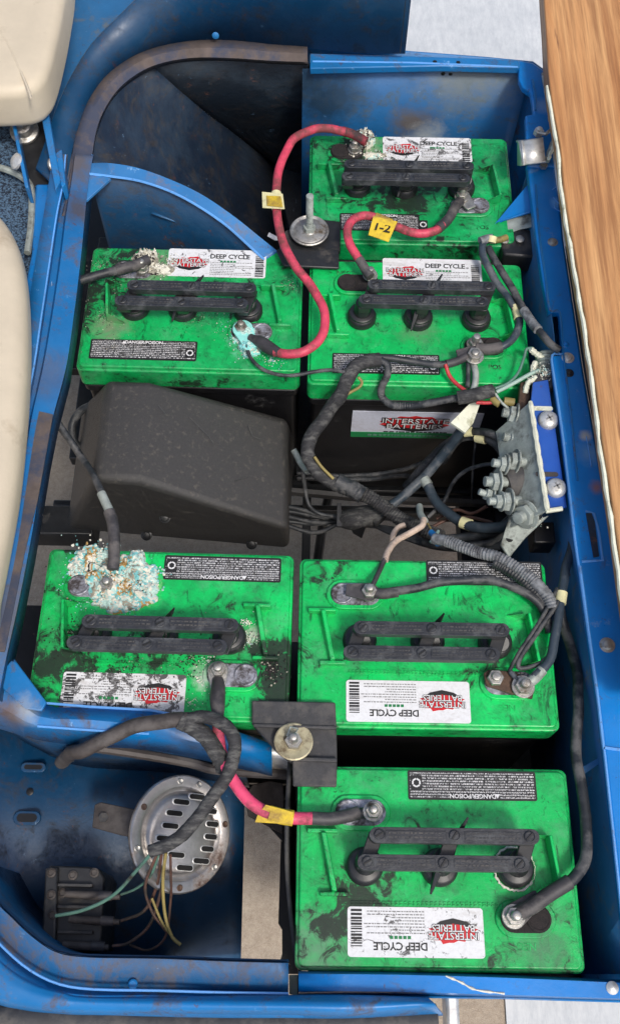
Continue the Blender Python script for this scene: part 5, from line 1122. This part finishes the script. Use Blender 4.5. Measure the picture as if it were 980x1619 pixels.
for (x, y, z, ax, r) in ((822, 662, -.004, (-1, .15, .1), .0085), (822, 700, -.014, (-1, .1, .2), .008), (822, 735, .004, (-1, 0, .25), .0088), (806, 740, .006, (-1, 0, .25), .0075), (794, 767, -.004, (-1, -.1, .2), .009), (812, 798, -.004, (-1, -.1, .2), .0095), (800, 798, -.004, (-1, -.1, .2), .007), (784, 790, -.012, (-.9, .2, .3), .006), (838, 818, -.004, (-.7, -.5, .4), .0105)):
    m = MB(); c = U(x, y, z)+Vector((-.006, 0, .008)); a_ = Vector(ax).normalized(); r *= 1.22
    m.cyl(c+a_*-.012, c, r*.55, n=12); m.cyl(c, c+a_*.002, r*1.3, n=18); hexnut(m, c+a_*.0025, ax, r, .006, stud=.008, sr=r*.55); part(m, 'stud_nut', M['galv'], t, bevel=.0005)
plate('lower_bracket', [(806, 812, -.012), (832, 826, -.010), (846, 822, -.008), (868, 814, -.006), (830, 850, -.02), (804, 882, -.03), (790, 860, -.03), (798, 838, -.02)], -.02, .004, M['galv'], t, bevel=.0012)
m = MB(); m.lathe([(.004, 0), (.004, .0008)], U(805, 852, -.023), n=12); part(m, 'bracket_hole', M['ink'], t)
m = MB(); c = U(855, 850, -.04); m.box(c, (.024, .026, .03)); part(m, 'mount_block', M['case'], t, bevel=.002)
crust('corrosion_powder', 'pale grey corrosion powder clinging to the solenoid studs', [(826, 664, .010, 40, .0016, .003, .004), (815, 735, .014, 90, .0016, .004, .006), (812, 798, .014, 70, .0016, .003, .002), (842, 820, .014, 80, .0018, .003, .002), (864, 590, .018, 120, .0018, .004, .022)], [M['gcrust'], M['wcrust'], M['teal2']], [4, 3, 1], 21)

# ------------------------------------------------------------------ cable behind the cover
cable('black_cable', 'black cable curling out left behind the black cover', 'cable', [('jacket', [(150, 640, -.12), (128, 650, -.13), (114, 672, -.14), (120, 700, -.15), (136, 712, -.16)], .0068, 'cable')])

# ------------------------------------------------------------------ horn and its harness
hc = U(287, 1318, -.045)
t = thing('horn', 'round tarnished chrome horn with slotted grille on the blue locker floor', 'horn', hc)
HX = Matrix.Rotation(R(33), 3, 'Y') @ Matrix.Rotation(R(6), 3, 'X') @ Matrix.Diagonal((.90, .93, .90)); hn = HX @ Vector((0, 0, 1))
RH = .0600
m = MB(); m.lathe([(RH-.004, -.006), (RH, -.004), (RH, .0), (RH-.0015, .0016), (RH-.011, .0016), (RH-.013, .0005), (RH-.015, -.0015), (RH-.018, -.002)], (0, 0, 0), (0, 0, 1), n=56)
def HT(mb):
    mb.v = [HX @ v + hc for v in mb.v]; return mb
part(HT(m), 'rim', M['chrome'], t)
m = MB(); m.lathe([(RH-.016, -.003), (RH-.017, -.0008), (RH-.020, .003), (RH-.022, .0044), (RH-.026, .0050), (.002, .0054)], (0, 0, 0), n=48); part(HT(m), 'grille', M['chrome'], t, angle=60)
m = MB(); m.lathe([(.02, -.10), (.03, -.06), (RH-.014, -.030), (RH-.006, -.005), (RH-.01, -.003)], (0, 0, 0), n=40); part(HT(m), 'horn_body', M['black'], t)
for (x, y) in ((.012, .0385), (-.007, .0315), (-.014, .0195), (-.017, .0065), (-.022, -.0065), (-.006, -.0215), (.006, -.0335), (.025, -.0255), (.031, -.013), (.0335, -.0005), (.034, .0125), (.030, .0255)):
    l = .0105 if abs(x) < .028 else .0085; rr_ = math.hypot(x, y); zc = .0054 - max(0, rr_-.028)*.10
    m = MB(); m.prism(stadium(x-l+.003, x+l-.003, y, .0036, 6), zc-.003, zc+.0009); rim = part(HT(m), 'slot_lip', M['zinc'], t, bevel=.0007)
    m = MB(); m.prism(stadium(x-l+.0035, x+l-.0035, y, .0026, 6), zc-.002, zc+.0012); part(HT(m), 'grille_slot', M['void'], t)
for a in (15, 75, 100, 155, 200, 230, 275, 325):
    m = MB(); p = Vector(((RH-.0065)*math.cos(R(a)), (RH-.0065)*math.sin(R(a)), .0016)); m.lathe([(.0034, 0), (.0034, .0006), (.0026, .0012), (.0012, .0006)], p, n=14); part(HT(m), 'rim_screw', M['rust' if a in (15, 155, 275) else 'steel'], t)
plate('mount_strap', [(150, 1272, -.10), (160, 1268, -.10), (240, 1285, -.075), (236, 1328, -.075), (190, 1320, -.09), (146, 1308, -.10)], 0, .004, M['hose'], t, bevel=.001)
m = MB(); hexnut(m, U(165, 1293, -.098), (0, 0, 1), .0055, .004); part(m, 'strap_bolt', M['dusty_black'], t)
cable('rubber_hose', 'dark rubber sleeved harness looping from the cross piece over the horn', 'hose', [
    ('hose', [(98, 1204, -.08), (108, 1194, -.04), (118, 1189, -.008), (132, 1186, .006), (165, 1170, .014), (215, 1148, .026), (265, 1138, .034), (300, 1140, .036)], .0092, 'hose'),
    ('hose', [(292, 1142, .036), (318, 1134, .040), (342, 1138, .042), (362, 1152, .042), (372, 1178, .038), (366, 1210, .03), (352, 1240, .022), (330, 1268, .016), (305, 1300, .014), (285, 1322, .012), (262, 1336, .008), (238, 1345, .004)], .0080, 'tape', 'wrap'),
    ('tape_wrap', [(285, 1140, .036), (302, 1150, .034), (330, 1170, .030), (350, 1200, .02), (356, 1216, .014)], .0105, 'tape', 'wrap')])
for k, (nm, lb, mt, r, pts) in enumerate((
    ('thin_wire', 'pale green wire from the horn harness to the fuse block terminal', 'wire_green', .0022, [(242, 1346, .0), (215, 1378, -.02), (180, 1415, -.04), (135, 1438, -.05), (88, 1448, -.055)]),
    ('thin_wire', 'dull teal wire drooping from the horn harness to the upper spade', 'wire_green', .0016, [(252, 1350, .0), (238, 1385, -.03), (215, 1405, -.05), (192, 1414, -.06)]),
    ('thin_wire', 'brown wire curling from the horn harness to the middle spade', 'wire_brown', .0020, [(256, 1350, .0), (248, 1400, -.04), (228, 1440, -.06), (192, 1456, -.065)]),
    ('thin_wire', 'darker brown wire curling from the horn harness to the lowest spade', 'wire_brown', .0020, [(262, 1350, .0), (256, 1400, -.03), (238, 1460, -.06), (205, 1490, -.065), (178, 1496, -.065)]),
    ('thin_wire', 'bright yellow wire hanging from the horn harness', 'wire_yellow', .0020, [(263, 1348, .002), (258, 1390, -.02), (260, 1440, -.04), (272, 1480, -.05), (286, 1494, -.05)]),
    ('thin_wire', 'second duller yellow wire crossing behind the bright one', 'wire_yellow', .0016, [(240, 1420, -.04), (255, 1455, -.05), (272, 1480, -.052), (284, 1492, -.055)]),
    ('thin_wire', 'dark purple brown wire bowing down to the locker floor', 'wire_brown', .0016, [(270, 1352, .0), (270, 1420, -.05), (262, 1480, -.07), (235, 1502, -.075), (205, 1494, -.075)]),
    ('thin_wire', 'short brown wire looping behind the horn wires', 'wire_brown', .0018, [(248, 1352, .0), (230, 1400, -.03), (240, 1440, -.05), (265, 1475, -.06)]))):
    cable(nm, lb, 'wire', [('jacket', pts, r, mt)])
t = thing('fuse_block', 'dusty black fuse block with spade terminals on the locker floor', 'fuse block', U(110, 1435, -.08))
plate('block_body', [(78, 1368), (140, 1370), (158, 1374), (166, 1388), (160, 1500), (112, 1506), (66, 1490)], -.080, .075, M['black'], t, bevel=.002)
plate('block_ridge', [(72, 1372), (92, 1370), (88, 1492), (66, 1486)], -.072, .012, M['black'], t, bevel=.002)
for (x0, y0, x1, y1) in ((105, 1413, 190, 1418), (110, 1453, 190, 1458), (100, 1493, 172, 1498)):
    m = MB(); m.tube(UL([(x0, y0, -.068), ((x0+x1)/2, (y0+y1)/2, -.068), (x1, y1, -.066)]), .0052, 10, rf=lambda tt, i: (.0034, .0042, .0026)[min(i, 2)]); part(m, 'spade_terminal', M['hose'], t)
    m = MB(); m.tube(UL([((x0+x1)/2+10, (y0+y1)/2, -.067), ((x0+x1)/2+30, (y0+y1)/2+1, -.067)]), .0046, 10); part(m, 'spade_collar', M['sleeve'], t)
for (x, y) in ((150, 1380), (116, 1384), (100, 1412), (84, 1446), (82, 1380), (82, 1415)):
    m = MB(); m.lathe([(.0046, 0), (.0046, .002), (.003, .003), (.0026, .0015)], U(x, y, -.080 if x > 90 else -.072), n=14); part(m, 'block_screw', M['hose'], t)
for y in (1400, 1434, 1474):
    m = MB(); c = U(120, y, -.078); m.box(c, (.034, .003, .008)); part(m, 'block_rib', M['dusty_black'], t, bevel=.0006)
